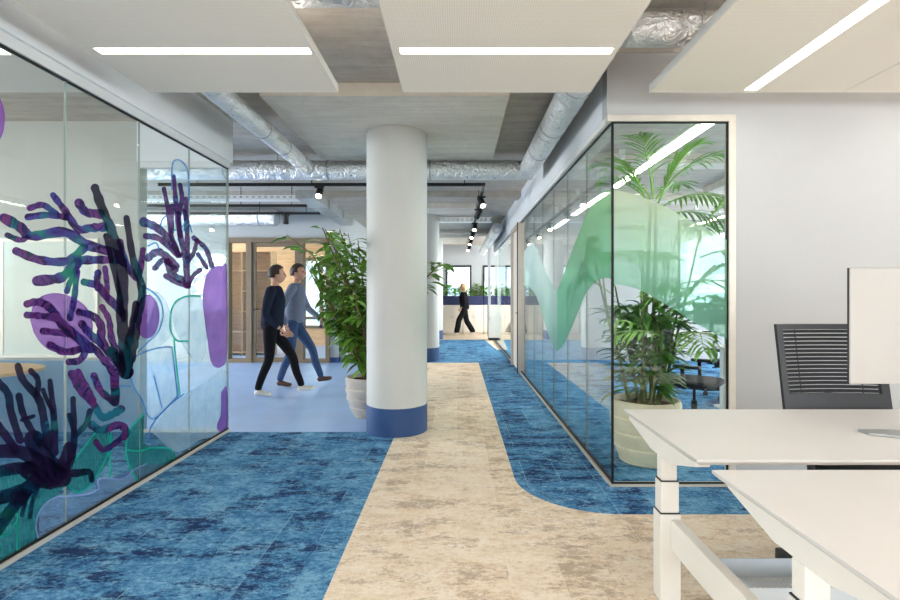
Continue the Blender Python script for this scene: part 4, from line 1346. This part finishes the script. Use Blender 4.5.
def frond(bm, p, d, L, nleaf, leaf, rn, droop=0.55, w=0.028, keep=None):
    """pinnate palm frond"""
    d = d.normalized()
    pts, rad = [], []
    N = 12
    for i in range(N + 1):
        f = i / N
        pts.append(p + d * (L * f) + Vector((0, 0, -1)) * (droop * L * f * f))
        rad.append(0.006 * (1 - f) + 0.0015)
    tube(bm, pts, rad, 5)
    for j in range(nleaf):
        f = 0.22 + 0.78 * j / (nleaf - 1)
        k = min(N - 1, int(f * N))
        q = pts[k].lerp(pts[k + 1], f * N - k)
        t = (pts[k + 1] - pts[k]).normalized()
        side = t.cross(Vector((0, 0, 1))).normalized()
        ll = leaf * (0.55 + 0.6 * math.sin(PI * (0.15 + 0.8 * f))) * (1.0 if f < 0.9 else 0.75)
        for sg in (-1, 1):
            dd = t * (0.55 + 0.5 * f) + side * sg * (0.9 - 0.35 * f) + Vector((0, 0, rn.uniform(-.05, .18)))
            blade(bm, q, dd, Vector((0, 0, 1)), ll * rn.uniform(.85, 1.1), w, 0.28 + rn.uniform(0, .15), 4, 0.2)


def keep_in(bm, fn):
    for v in bm.verts:
        v.co = fn(v.co)


# tall palm behind the glass corner
pc = Vector((1.525, 4.04, CZ))
palm = thing('potted_palm', 'tall palm with feathery fronds in a sand coloured pot inside the glass corner', 'potted plant', pc)
pot(palm, pc, 0.50, 0.262, 0.276, 0.21, 'pot')
rn = random.Random(11)


def inside_glass(c):
    c = c.copy()
    c.x = max(c.x, 1.112 + 0.02 * math.sin(c.z * 17) ** 2)
    c.y = max(c.y, 3.535 + 0.02 * math.sin(c.x * 23) ** 2)
    c.z = min(c.z, 2.9)
    if c.x > 1.86: c.y = max(c.y, 3.66)
    return c


canes = []
for i in range(9):
    a = 2 * PI * i / 9 + rn.uniform(-.2, .2)
    q = 0.05 + 0.09 * rn.random()
    p0 = pc + Vector((q * math.cos(a), q * math.sin(a), 0.44))
    h = rn.uniform(0.75, 1.45)
    p1 = p0 + Vector((math.cos(a) * 0.14 * h, math.sin(a) * 0.14 * h, h * 0.55))
    p2 = p1 + Vector((math.cos(a) * 0.10 * h, math.sin(a) * 0.10 * h, h * 0.45))
    b = B(); tube(b, [p0, p0.lerp(p1, .5) + Vector((0.01, 0, 0)), p1, p2], [0.014, 0.012, 0.010, 0.007], 8)
    keep_in(b, inside_glass)
    obj('cane', b, 'stem', palm, smooth=True)
    canes.append((p2, a))
FR = []
for i, (p2, a) in enumerate(canes):
    FR.append((p2, a + rn.uniform(-.3, .3), 1.05, rn.uniform(.75, 1.0)))
    FR.append((p2 - Vector((0, 0, .08)), a + rn.uniform(.5, 1.2), 0.7, rn.uniform(.7, .9)))
    FR.append((p2 - Vector((0, 0, .2)), a - rn.uniform(.5, 1.2), 0.35, rn.uniform(.6, .85)))
# the upper crown that shows above the print
top = pc + Vector((0.06, 0.0, 2.30))
for a, el, L in ((-0.15, 0.95, 0.85), (0.25, 0.62, 0.80), (2.75, 0.95, 0.75), (2.3, 1.25, 0.95), (-0.7, 1.2, 0.9), (1.2, 1.15, 0.95), (3.4, .7, .7), (0.05, 0.30, 0.75), (-2.2, 1.1, .8), (0.8, 0.9, 0.9)):
    FR.append((top + Vector((0.02 * math.cos(a), 0.02 * math.sin(a), -0.25 + rn.uniform(-.1, .1))), a, el, L))
for (p, a, el, L) in FR:
    b = B()
    d = Vector((math.cos(a) * math.cos(el), math.sin(a) * math.cos(el), math.sin(el)))
    frond(b, p, d, L, 13, 0.26, rn, 0.42, 0.026)
    keep_in(b, inside_glass)
    obj('frond', b, 'palm_leaf', palm)
b = B()
for i in range(4):
    a = i * 1.7; tube(b, [pc + Vector((0.05 * math.cos(a), 0.05 * math.sin(a), 0.44)), top + Vector((0.03 * math.cos(a), 0.03 * math.sin(a), -0.25))], [0.013, 0.008], 8)
obj('cane', b, 'stem', palm, smooth=True)
# dense lower foliage
b = B()
for i in range(430):
    a = rn.uniform(0, 2 * PI)
    z = rn.uniform(0.58, 1.26)
    q = rn.uniform(0.02, 0.27) * (0.6 + 0.7 * (z - 0.5))
    p = pc + Vector((q * math.cos(a), q * math.sin(a), z))
    d = Vector((math.cos(a), math.sin(a), rn.uniform(-.1, .9)))
    blade(b, p, d, Vector((0, 0, 1)), rn.uniform(.17, .30), rn.uniform(.04, .07), rn.uniform(.2, .5), 4, 0.2)
keep_in(b, inside_glass)
obj('lower_foliage', b, 'leaf_dark', palm, label='denser dark leaves low on the plant')


def ficus(label, c, mat, height, spread, nb, nl, seed, out, pot_dims=(0.47, 0.30, 0.30, 0.21), lsize=1.0, bias=None):
    rn = random.Random(seed)
    t = thing('potted_ficus', label, 'potted plant', c)
    h, rt, rm, rb = pot_dims
    pot(t, c, h, rt, rm, rb, mat)
    leaves = B()
    for i in range(nb):
        a = 2 * PI * i / nb + rn.uniform(-.3, .3) if bias is None or i % 2 else bias + rn.uniform(-.9, .9)
        hh = height * rn.uniform(0.5, 1.0) - h
        sp = spread * rn.uniform(0.25, 1.0)
        p0 = c + Vector((0.07 * math.cos(a), 0.07 * math.sin(a), h - 0.06))
        pts = []
        for k in range(8):
            f = k / 7
            pts.append(out(p0 + Vector((math.cos(a) * sp * f ** 1.6, math.sin(a) * sp * f ** 1.6, hh * (f - 0.18 * f * f * (sp / spread)))) + Vector((rn.uniform(-.02, .02), rn.uniform(-.02, .02), 0))))
        b = B(); tube(b, pts, [0.011 * (1 - 0.75 * k / 7) + 0.002 for k in range(8)], 6)
        obj('branch', b, 'bark', t, smooth=True)
        for j in range(nl):
            f = 0.15 + 0.85 * (j / nl) ** 0.8
            k = min(6, int(f * 7)); q = pts[k].lerp(pts[k + 1], f * 7 - k)
            aa = rn.uniform(0, 2 * PI)
            d = Vector((math.cos(aa), math.sin(aa), rn.uniform(-.35, .5)))
            L = rn.uniform(.11, .20) * lsize
            tw = q + d * rn.uniform(.01, .10)
            tube(leaves, [q, tw], 0.002, 4, False)
            blade(leaves, tw, d, Vector((rn.uniform(-.3, .3), rn.uniform(-.3, .3), 1)), L, L * rn.uniform(.40, .52), rn.uniform(.15, .55), 5, 0.22)
    keep_in(leaves, out)
    obj('foliage', leaves, 'leaf', t)
    return t


def off_column(v):
    v = v.copy()
    dx, dy = v.x + 0.596, v.y - 4.97
    r = math.hypot(dx, dy)
    if r < 0.32:
        v.x = -0.596 + dx / r * (0.325); v.y = 4.97 + dy / r * 0.325
    if v.z < 1.32: v.x = min(v.x, -0.37)
    if v.x > -1.15: v.y = max(v.y, 5.06)
    if v.x < -1.42 and v.z < 1.78: v.x = -1.42 + (v.x + 1.42) * 0.35
    if v.x > -1.4 and v.y > 5.85 and v.z > 2.68: v.z = 2.68
    return v


ficus('leafy green ficus in a stone coloured pot beside the big column', Vector((-0.955, 5.56, 0)), 'pot_grey', 2.36, 0.98, 32, 40, 21, off_column, (0.44, 0.275, 0.275, 0.19), 1.05, bias=2.9)
ficus('second leafy plant, in a pale pot farther back by the lounge wall', Vector((-1.93, 10.12, 0)), 'pot_grey', 1.9, 0.5, 12, 24, 5, lambda v: Vector((max(v.x, -2.30), v.y, v.z)))

# ------------------------------------------------------------------ far cabinets with planter boxes
CABX = [-0.52, 0.07, 0.66]
cabs = []
for i, (x0, x1) in enumerate(((-1.9, -1.21), (-1.2, -0.51), (-0.50, 0.19), (0.20, 0.89), (0.90, 1.59), (1.60, 2.29), (2.30, 2.99))):
    nm = ['leftmost', 'second', 'third', 'fourth', 'fifth', 'sixth', 'seventh'][i]
    t = thing('storage_cabinet', f'cream storage cabinet below the far windows, {nm} of the row from the left', 'cabinet', ((x0 + x1) / 2, 16.9, CZ), group='cream cabinets under the far windows')
    b = B(); box(b, x0, x1, 16.72, 17.2, 0.06, 0.98); obj('body', b, 'cabinet', t, bevel=0.004)
    b = B(); box(b, x0 + 0.01, x1 - 0.01, 16.76, 17.18, CZ, 0.06); obj('toe_kick', b, 'cabinet', t)
    m_ = (x0 + x1) / 2
    for a0, a1, s in ((x0 + 0.006, m_ - 0.003, 1), (m_ + 0.003, x1 - 0.006, -1)):
        b = B(); box(b, a0, a1, 16.70, 16.719, 0.07, 0.97); dr = obj('door', b, 'cabinet', t, bevel=0.002)
        hx = a1 - 0.03 if s > 0 else a0 + 0.03
        b = B(); box(b, hx - 0.006, hx + 0.006, 16.685, 16.6995, 0.55, 0.63); obj('handle', b, 'galv', dr)
    # planter box on top
    p = thing('planter_box', f'navy planter box full of leafy plants on the far cabinets, {nm} from the left', 'planter', (m_, 16.95, 0.98), group='navy planter boxes on the far cabinets')
    b = B()
    for bb in ((x0 + .005, x1 - .005, 16.78, 16.80), (x0 + .005, x1 - .005, 17.12, 17.14), (x0 + .005, x0 + .025, 16.80, 17.12), (x1 - .025, x1 - .005, 16.80, 17.12)):
        box(b, bb[0], bb[1], bb[2], bb[3], 0.98, 1.285)
    obj('box', b, 'navy_box', p)
    b = B(); box(b, x0 + .026, x1 - .026, 16.801, 17.119, 0.98, 1.25); obj('soil', b, 'soil', p)
    rn2 = random.Random(40 + i)
    fl = B()
    for k in range(4):
        cx = x0 + (x1 - x0) * (k + 0.5) / 4
        kind = rn2.random()
        for j in range(30):
            a = rn2.uniform(0, 2 * PI)
            q = Vector((cx + rn2.uniform(-.05, .05), 16.95 + rn2.uniform(-.08, .08), 1.25 + rn2.uniform(0, .24 + .18 * kind)))
            d = Vector((math.cos(a), math.sin(a) * .8, rn2.uniform(.1, 1.2)))
            blade(fl, q, d, Vector((0, 0, 1)), rn2.uniform(.15, .27), rn2.uniform(.07, .12), .4, 4, .2)
    for v in fl.verts:
        v.co.y = min(v.co.y, 17.25); v.co.x = min(max(v.co.x, x0 + .006), x1 - .006); v.co.z = max(v.co.z, 1.25)
    obj('foliage', fl, 'leaf' if i % 2 else 'palm_leaf', p)
# cabinet block at the end of the glass wall with a slim post over it
t = thing('storage_cabinet', 'tall narrow white cabinet under a post, at the far end of the glass wall', 'cabinet', (1.05, 14.7, CZ))
b = B(); box(b, 0.90, 1.22, 14.45, 14.85, 0.08, 1.03); obj('body', b, 'cabinet', t, bevel=0.004)
b = B(); box(b, 0.92, 1.20, 14.47, 14.83, CZ, 0.08); obj('toe_kick', b, 'black_plastic', t)
b = B(); box(b, 0.91, 1.21, 14.435, 14.449, 0.09, 1.02); dr = obj('door', b, 'cabinet', t)
b = B(); box(b, 0.94, 0.95, 14.42, 14.4345, 0.6, 0.7); obj('handle', b, 'galv', dr)
b = B(); box(b, 0.90, 0.98, 14.5, 14.6, 1.03, SLAB); struct('trim_3', b, 'wall')


# ------------------------------------------------------------------ people
def skin(name, chains, mat, parent, level=2, extra=None, smooth=True, label=None):
    """chains: list of lists of (point, radius); points shared by position join. Grown with a Skin modifier into one surface."""
    me = bpy.data.meshes.new('tmp')
    idx, verts, rad, edges = {}, [], [], []
    for ch in chains:
        prev = None
        for p, r in ch:
            key = tuple(round(c, 4) for c in p)
            if key not in idx:
                idx[key] = len(verts); verts.append(p); rad.append(r if isinstance(r, tuple) else (r, r))
            i = idx[key]
            if prev is not None and prev != i:
                edges.append((prev, i))
            prev = i
    me.from_pydata([tuple(v) for v in verts], edges, [])
    o = bpy.data.objects.new('tmp', me)
    COL.objects.link(o)
    o.modifiers.new('s', 'SKIN').use_smooth_shade = True
    sd = o.modifiers.new('u', 'SUBSURF'); sd.levels = level; sd.render_levels = level
    sv = me.skin_vertices[0].data
    for i, r in enumerate(rad):
        sv[i].radius = r
    sv[0].use_root = True
    dg = bpy.context.evaluated_depsgraph_get()
    dg.update()
    ev = o.evaluated_get(dg)
    m2 = bpy.data.meshes.new_from_object(ev)
    bpy.data.objects.remove(o)
    bm = B(); bm.from_mesh(m2)
    bpy.data.meshes.remove(m2)
    if extra:
        extra(bm)
    return obj(name, bm, mat, parent, smooth=True, local=True, label=label)


def V(*a):
    return Vector(a)


def head_geo(bm, c, k, yaw, pitch=0.0):
    """head with jaw, nose, brow, lips and ears, facing +x before yaw"""
    tmp = B()
    vs = ball(tmp, (0, 0, 0), 1, 1, 1, 28, 20)
    for v in vs:
        x, y, z = v.co
        w = 0.076 * (1.0 if z > -0.1 else 1.0 - 0.42 * min(1, (-z - 0.1) / 0.9))
        d = 0.098 if x < 0 else 0.094
        if z < -0.2 and x < 0: d *= 1 - 0.35 * min(1, (-z - .2) / .8)
        v.co = Vector((x * d + (0.012 if z < -0.3 and x > 0 else 0), y * w, z * 0.118))
    for p, r in (((0.100, 0, -0.012), (0.022, 0.014, 0.026)), ((0.092, 0, 0.012), (0.014, 0.011, 0.026)), ((0.086, 0, -0.058), (0.014, 0.026, 0.006)), ((0.086, 0, -0.067), (0.013, 0.022, 0.006)),
                 ((0.084, 0, 0.034), (0.012, 0.05, 0.008)), ((0.0, 0.076, -0.005), (0.022, 0.010, 0.034)), ((0.0, -0.076, -0.005), (0.022, 0.010, 0.034))):
        ball(tmp, p, *r, 10, 8)
    mt = Matrix.Translation(c) @ Matrix.Rotation(yaw, 4, 'Z') @ Matrix.Rotation(pitch, 4, 'Y') @ Matrix.Scale(k, 4)
    bmesh.ops.transform(tmp, matrix=mt, verts=tmp.verts)
    m_ = bpy.data.meshes.new('t'); tmp.to_mesh(m_); tmp.free(); bm.from_mesh(m_); bpy.data.meshes.remove(m_)
    return mt


def hair_geo(parent, mt, mat, long=0.0):
    tmp = B()
    vs = ball(tmp, (0, 0, 0), 1, 1, 1, 24, 18)
    kill = []
    for v in vs:
        x, y, z = v.co
        v.co = Vector((x * 0.108 - 0.008, y * 0.086, z * 0.128 + 0.006))
        front = x > 0.45 and z < 0.62
        low = z < (-0.45 if x < -0.1 else -0.02)
        if front or low:
            kill.append(v)
    bmesh.ops.delete(tmp, geom=kill, context='VERTS')
    if long:
        n0 = 14
        rows = []
        for i in range(6):
            f = i / 5
            rows.append([tmp.verts.new(((-0.075 - 0.02 * math.sin(PI * f)) * math.cos(t) * 1.1, 0.084 * math.sin(t), 0.03 - long * f)) for t in [-1.5 + 3.0 * j / n0 for j in range(n0 + 1)]])
        for a, b_ in zip(rows, rows[1:]):
            for j in range(n0):
                tmp.faces.new((a[j], a[j + 1], b_[j + 1], b_[j]))
    bmesh.ops.solidify(tmp, geom=tmp.faces[:], thickness=-0.012)
    bmesh.ops.transform(tmp, matrix=mt, verts=tmp.verts)
    return obj('hair', tmp, mat, parent, smooth=True, local=True)


def fingers(wrist, d, palm_n, k=1.0, curl=0.5):
    """palm and five separate, bent fingers leaving the wrist along d"""
    d = d.normalized(); n = palm_n.normalized(); s = d.cross(n).normalized(); n = s.cross(d).normalized()
    ch = []
    pc = wrist + d * 0.05 * k
    ch.append([(wrist, (0.026 * k, 0.02 * k)), (pc, (0.036 * k, 0.016 * k)), (wrist + d * 0.085 * k, (0.036 * k, 0.014 * k))])
    out = [ch]
    for i, (off, L) in enumerate(((-0.030, 0.066), (-0.010, 0.080), (0.010, 0.074), (0.029, 0.058))):
        p = wrist + d * 0.085 * k + s * off * k
        q1 = p + (d + n * 0.25 * curl) * L * 0.45 * k
        q2 = q1 + (d * 0.8 + n * 0.8 * curl) * L * 0.33 * k
        q3 = q2 + (d * 0.5 + n * 1.2 * curl) * L * 0.25 * k
        out.append([[(p - d * 0.02 * k, 0.0095 * k), (p, 0.0095 * k), (q1, 0.0088 * k), (q2, 0.008 * k), (q3, 0.0068 * k)]])
    p = wrist + d * 0.028 * k - s * 0.028 * k
    out.append([[(p, 0.012 * k), (p - s * 0.022 * k + d * 0.022 * k + n * .006, 0.0105 * k), (p - s * 0.028 * k + d * 0.052 * k + n * 0.016 * k, 0.0085 * k)]])
    return out


def add_chains(bm, groups):
    for g in groups:
        t = skin('tmp_hand', g, 'skin', None, 2)
        m_ = t.data
        bm.from_mesh(m_)
        bpy.data.objects.remove(t); bpy.data.meshes.remove(m_)


def person(label, loc, rz, J, top, bottom, shoe, hair, k=1.0, long_hair=0.0, yaw=0.0, wide=0.0):
    """J: joints, facing +x, left side +y"""
    t = thing('person', label, 'person', loc, rz)
    pel, chest, neck, head = J['pelvis'], J['chest'], J['neck'], J['head']
    clav = chest.lerp(neck, 0.62)
    body = [[(pel, (0.15 * k, 0.115 * k)), ((pel + chest) / 2, (0.135 * k, 0.10 * k)), (chest, (0.165 * k, 0.115 * k)), (clav, 0.075 * k), (neck, (0.058 * k, 0.058 * k)), (head - V(0.01, 0, 0.06) * k, 0.052 * k)]]
    body[0][0] = (pel, (0.135 * k, 0.105 * k))
    arms, legs = [], []
    for s in ('l', 'r'):
        sh, el, wr = J['sh' + s], J['el' + s], J['wr' + s]
        arms.append([(clav, 0.075 * k), (sh, 0.058 * k), (el, 0.042 * k), (wr, 0.028 * k)])
        hp, kn, an = J['hip' + s], J['kn' + s], J['an' + s]
        legs.append([(pel, (0.135 * k, 0.105 * k)), (hp, 0.085 * k), ((hp + kn) / 2, 0.072 * k), (kn, 0.055 * k), ((kn + an) / 2 + V(-0.02, 0, 0.03), 0.052 * k), (an, 0.036 * k)])
    def shr(ch, f):
        return [[(p, tuple(q * f for q in r) if isinstance(r, tuple) else r * f) for p, r in c] for c in ch]
    hm = {}
    # under the clothes the figure is slimmer, and full size at neck, wrists and ankles
    bodyin = [[(p, tuple(q * 0.55 for q in r) if i < 3 else (r * 0.6 if i == 3 else r)) for i, (p, r) in enumerate(body[0])]]
    armin = [[(p, tuple(q * 0.5 for q in r) if isinstance(r, tuple) else r * (1.0 if i == 3 else 0.6 if i == 0 else 0.5)) for i, (p, r) in enumerate(c)] for c in arms]
    legin = [[(p, tuple(q * 0.5 for q in r) if isinstance(r, tuple) else r * (0.9 if i == 5 else 0.6)) for i, (p, r) in enumerate(c)] for c in legs]

    def ext(bm):
        hm['m'] = head_geo(bm, head, k, yaw)
        for s, sg in (('l', 1), ('r', -1)):
            d = (J['wr' + s] - J['el' + s]).normalized()
            add_chains(bm, fingers(J['wr' + s] + d * 0.0, d, V(0, -sg, 0) + V(0.3, 0, 0), k * 1.05, 0.6))
    bd = skin('body', bodyin + armin + legin, 'skin', t, 2, ext)
    hair_geo(t, hm['m'], hair, long_hair)
    for sg in (-1, 1):
        b = B(); ball(b, (0.0845, sg * 0.030, 0.014), 0.010, 0.013, 0.008, 10, 8)
        bmesh.ops.transform(b, matrix=hm['m'], verts=b.verts); obj('eye', b, 'eye', t, local=True)
    # clothes
    g = 1.13
    tor = [(pel - V(0, 0, 0.07), (0.165 * k, 0.135 * k)), (pel + V(0, 0, 0.03), (0.165 * k, 0.13 * k)), ((pel + chest) / 2 + V(0, 0, .03), (0.16 * k, 0.12 * k)), (chest, (0.178 * k, 0.125 * k)), (neck - V(0, 0, 0.035), (0.115 * k, 0.09 * k)), (neck + V(0, 0, 0.01), (0.066 * k, 0.066 * k))]
    def sleeves(bm):
        for s, sg in (('l', 1), ('r', -1)):
            d = (J['wr' + s] - J['el' + s]).normalized()
            sh = J['sh' + s]
            add_chains(bm, [[[(sh - V(0, sg * 0.10, -0.02), 0.085 * k), (sh, 0.074 * k), ((sh + J['el' + s]) / 2, 0.062 * k), (J['el' + s], 0.054 * k), (J['wr' + s] - d * 0.02, 0.039 * k)]]])
    skin('top', [tor], top, t, 2, sleeves)

    def pants(bm):
        for s, sg in (('l', 1), ('r', -1)):
            hp, kn, an = J['hip' + s], J['kn' + s], J['an' + s]
            add_chains(bm, [[[(V(hp.x, hp.y * 0.75, pel.z + 0.02), 0.10 * k), (hp - V(0, 0, 0.02), 0.10 * k), ((hp + kn) / 2, (0.084 + wide * .3) * k), (kn, (0.064 + wide) * k), ((kn + an) / 2 + V(-0.015, 0, 0), (0.058 + wide * 1.2) * k),
                              (an + V(0, 0, 0.03), (0.050 + wide * 1.4) * k), (an + V(0, 0, -0.01), (0.047 + wide * 1.4) * k)]]])
    skin('trousers', [[(pel + V(0, 0, 0.06), (0.145 * k, 0.11 * k)), (pel, (0.155 * k, 0.12 * k)), (pel - V(0, 0, 0.08), (0.15 * k, 0.12 * k))]], bottom, t, 2, pants)
    for s in ('l', 'r'):
        an, toe = J['an' + s], J['toe' + s]
        d = (toe - an); heel = an - V(d.x, d.y, 0).normalized() * 0.05 + V(0, 0, -0.055)
        skin('shoe', [[(heel, (0.038 * k, 0.036 * k)), (an + V(0, 0, -0.03), (0.042 * k, 0.045 * k)), ((an + V(0, 0, -.045) + toe) / 2, (0.046 * k, 0.036 * k)), (toe, (0.042 * k, 0.026 * k))]], shoe, t, 2)
    return t


def walk(H, rear, front, arm_r, arm_l, rear_side='r', lean=0.03):
    """joints of a person mid-stride; rear and front give the ankles' places along x"""
    z = H / 1.80
    J = dict(pelvis=V(0, 0, 0.96 * z), chest=V(lean, 0, 1.30 * z), neck=V(lean * 1.3, 0, 1.515 * z), head=V(lean * 1.6 + 0.02, 0, 1.66 * z))
    fs = 'l' if rear_side == 'r' else 'r'
    for s, sg in (('l', 1), ('r', -1)):
        J['sh' + s] = V(lean, sg * 0.175 * z, 1.435 * z)
        J['hip' + s] = V(0, sg * 0.095 * z, 0.90 * z)
        J['el' + s], J['wr' + s] = [V(*p) * 1.0 for p in (arm_r if s == 'r' else arm_l)]
    (ax, az, tx, tz), s = rear, rear_side
    sg = -1 if s == 'r' else 1
    J['kn' + s] = V(ax * 0.38 + 0.05, sg * 0.10, 0.50 * z); J['an' + s] = V(ax, sg * 0.09, az); J['toe' + s] = V(tx, sg * 0.10, tz)
    (ax, az, tx, tz), s = front, fs
    sg = -1 if s == 'r' else 1
    J['kn' + s] = V(ax * 0.55 + 0.05, sg * 0.10, 0.52 * z); J['an' + s] = V(ax, sg * 0.09, az); J['toe' + s] = V(tx, sg * 0.10, tz)
    return J


J = walk(1.74, (-0.15, 0.095, 0.02, 0.032), (0.36, 0.11, 0.54, 0.085), ((-0.02, -0.26, 1.08), (0.17, -0.22, 0.90)), ((-0.10, 0.24, 1.08), (-0.06, 0.22, 0.86)))
person('person in a navy sweater, black trousers and white sneakers walking past the taupe doors', (-2.46, 6.65, 0), R(4), J, 'navy_knit', 'black_cloth', 'white_leather', 'hair_dark', 0.97, yaw=R(20))
J = walk(1.80, (-0.17, 0.095, 0.0, 0.032), (0.37, 0.12, 0.54, 0.10), ((-0.12, -0.27, 1.12), (-0.02, -0.25, 0.88)), ((0.14, 0.25, 1.13), (0.36, 0.18, 0.97)), 'r')
person('person in a grey-blue sweater and jeans behind the one in navy', (-2.40, 7.35, 0), R(2), J, 'blue_knit', 'denim', 'brown_leather', 'hair_dark', 1.0, yaw=R(-8))
J = walk(1.68, (-0.26, 0.10, -0.10, 0.034), (0.26, 0.095, 0.41, 0.036), ((-0.06, -0.22, 1.06), (0.08, -0.20, 0.86)), ((-0.02, 0.22, 1.04), (0.10, 0.16, 0.90)), 'r')
person('person in black with wide trousers and blond hair walking by the far cabinets', (0.25, 16.25, CZ), R(176), J, 'black_cloth', 'black_cloth', 'white_leather', 'hair_blond', 1.0, 0.20, wide=0.034)
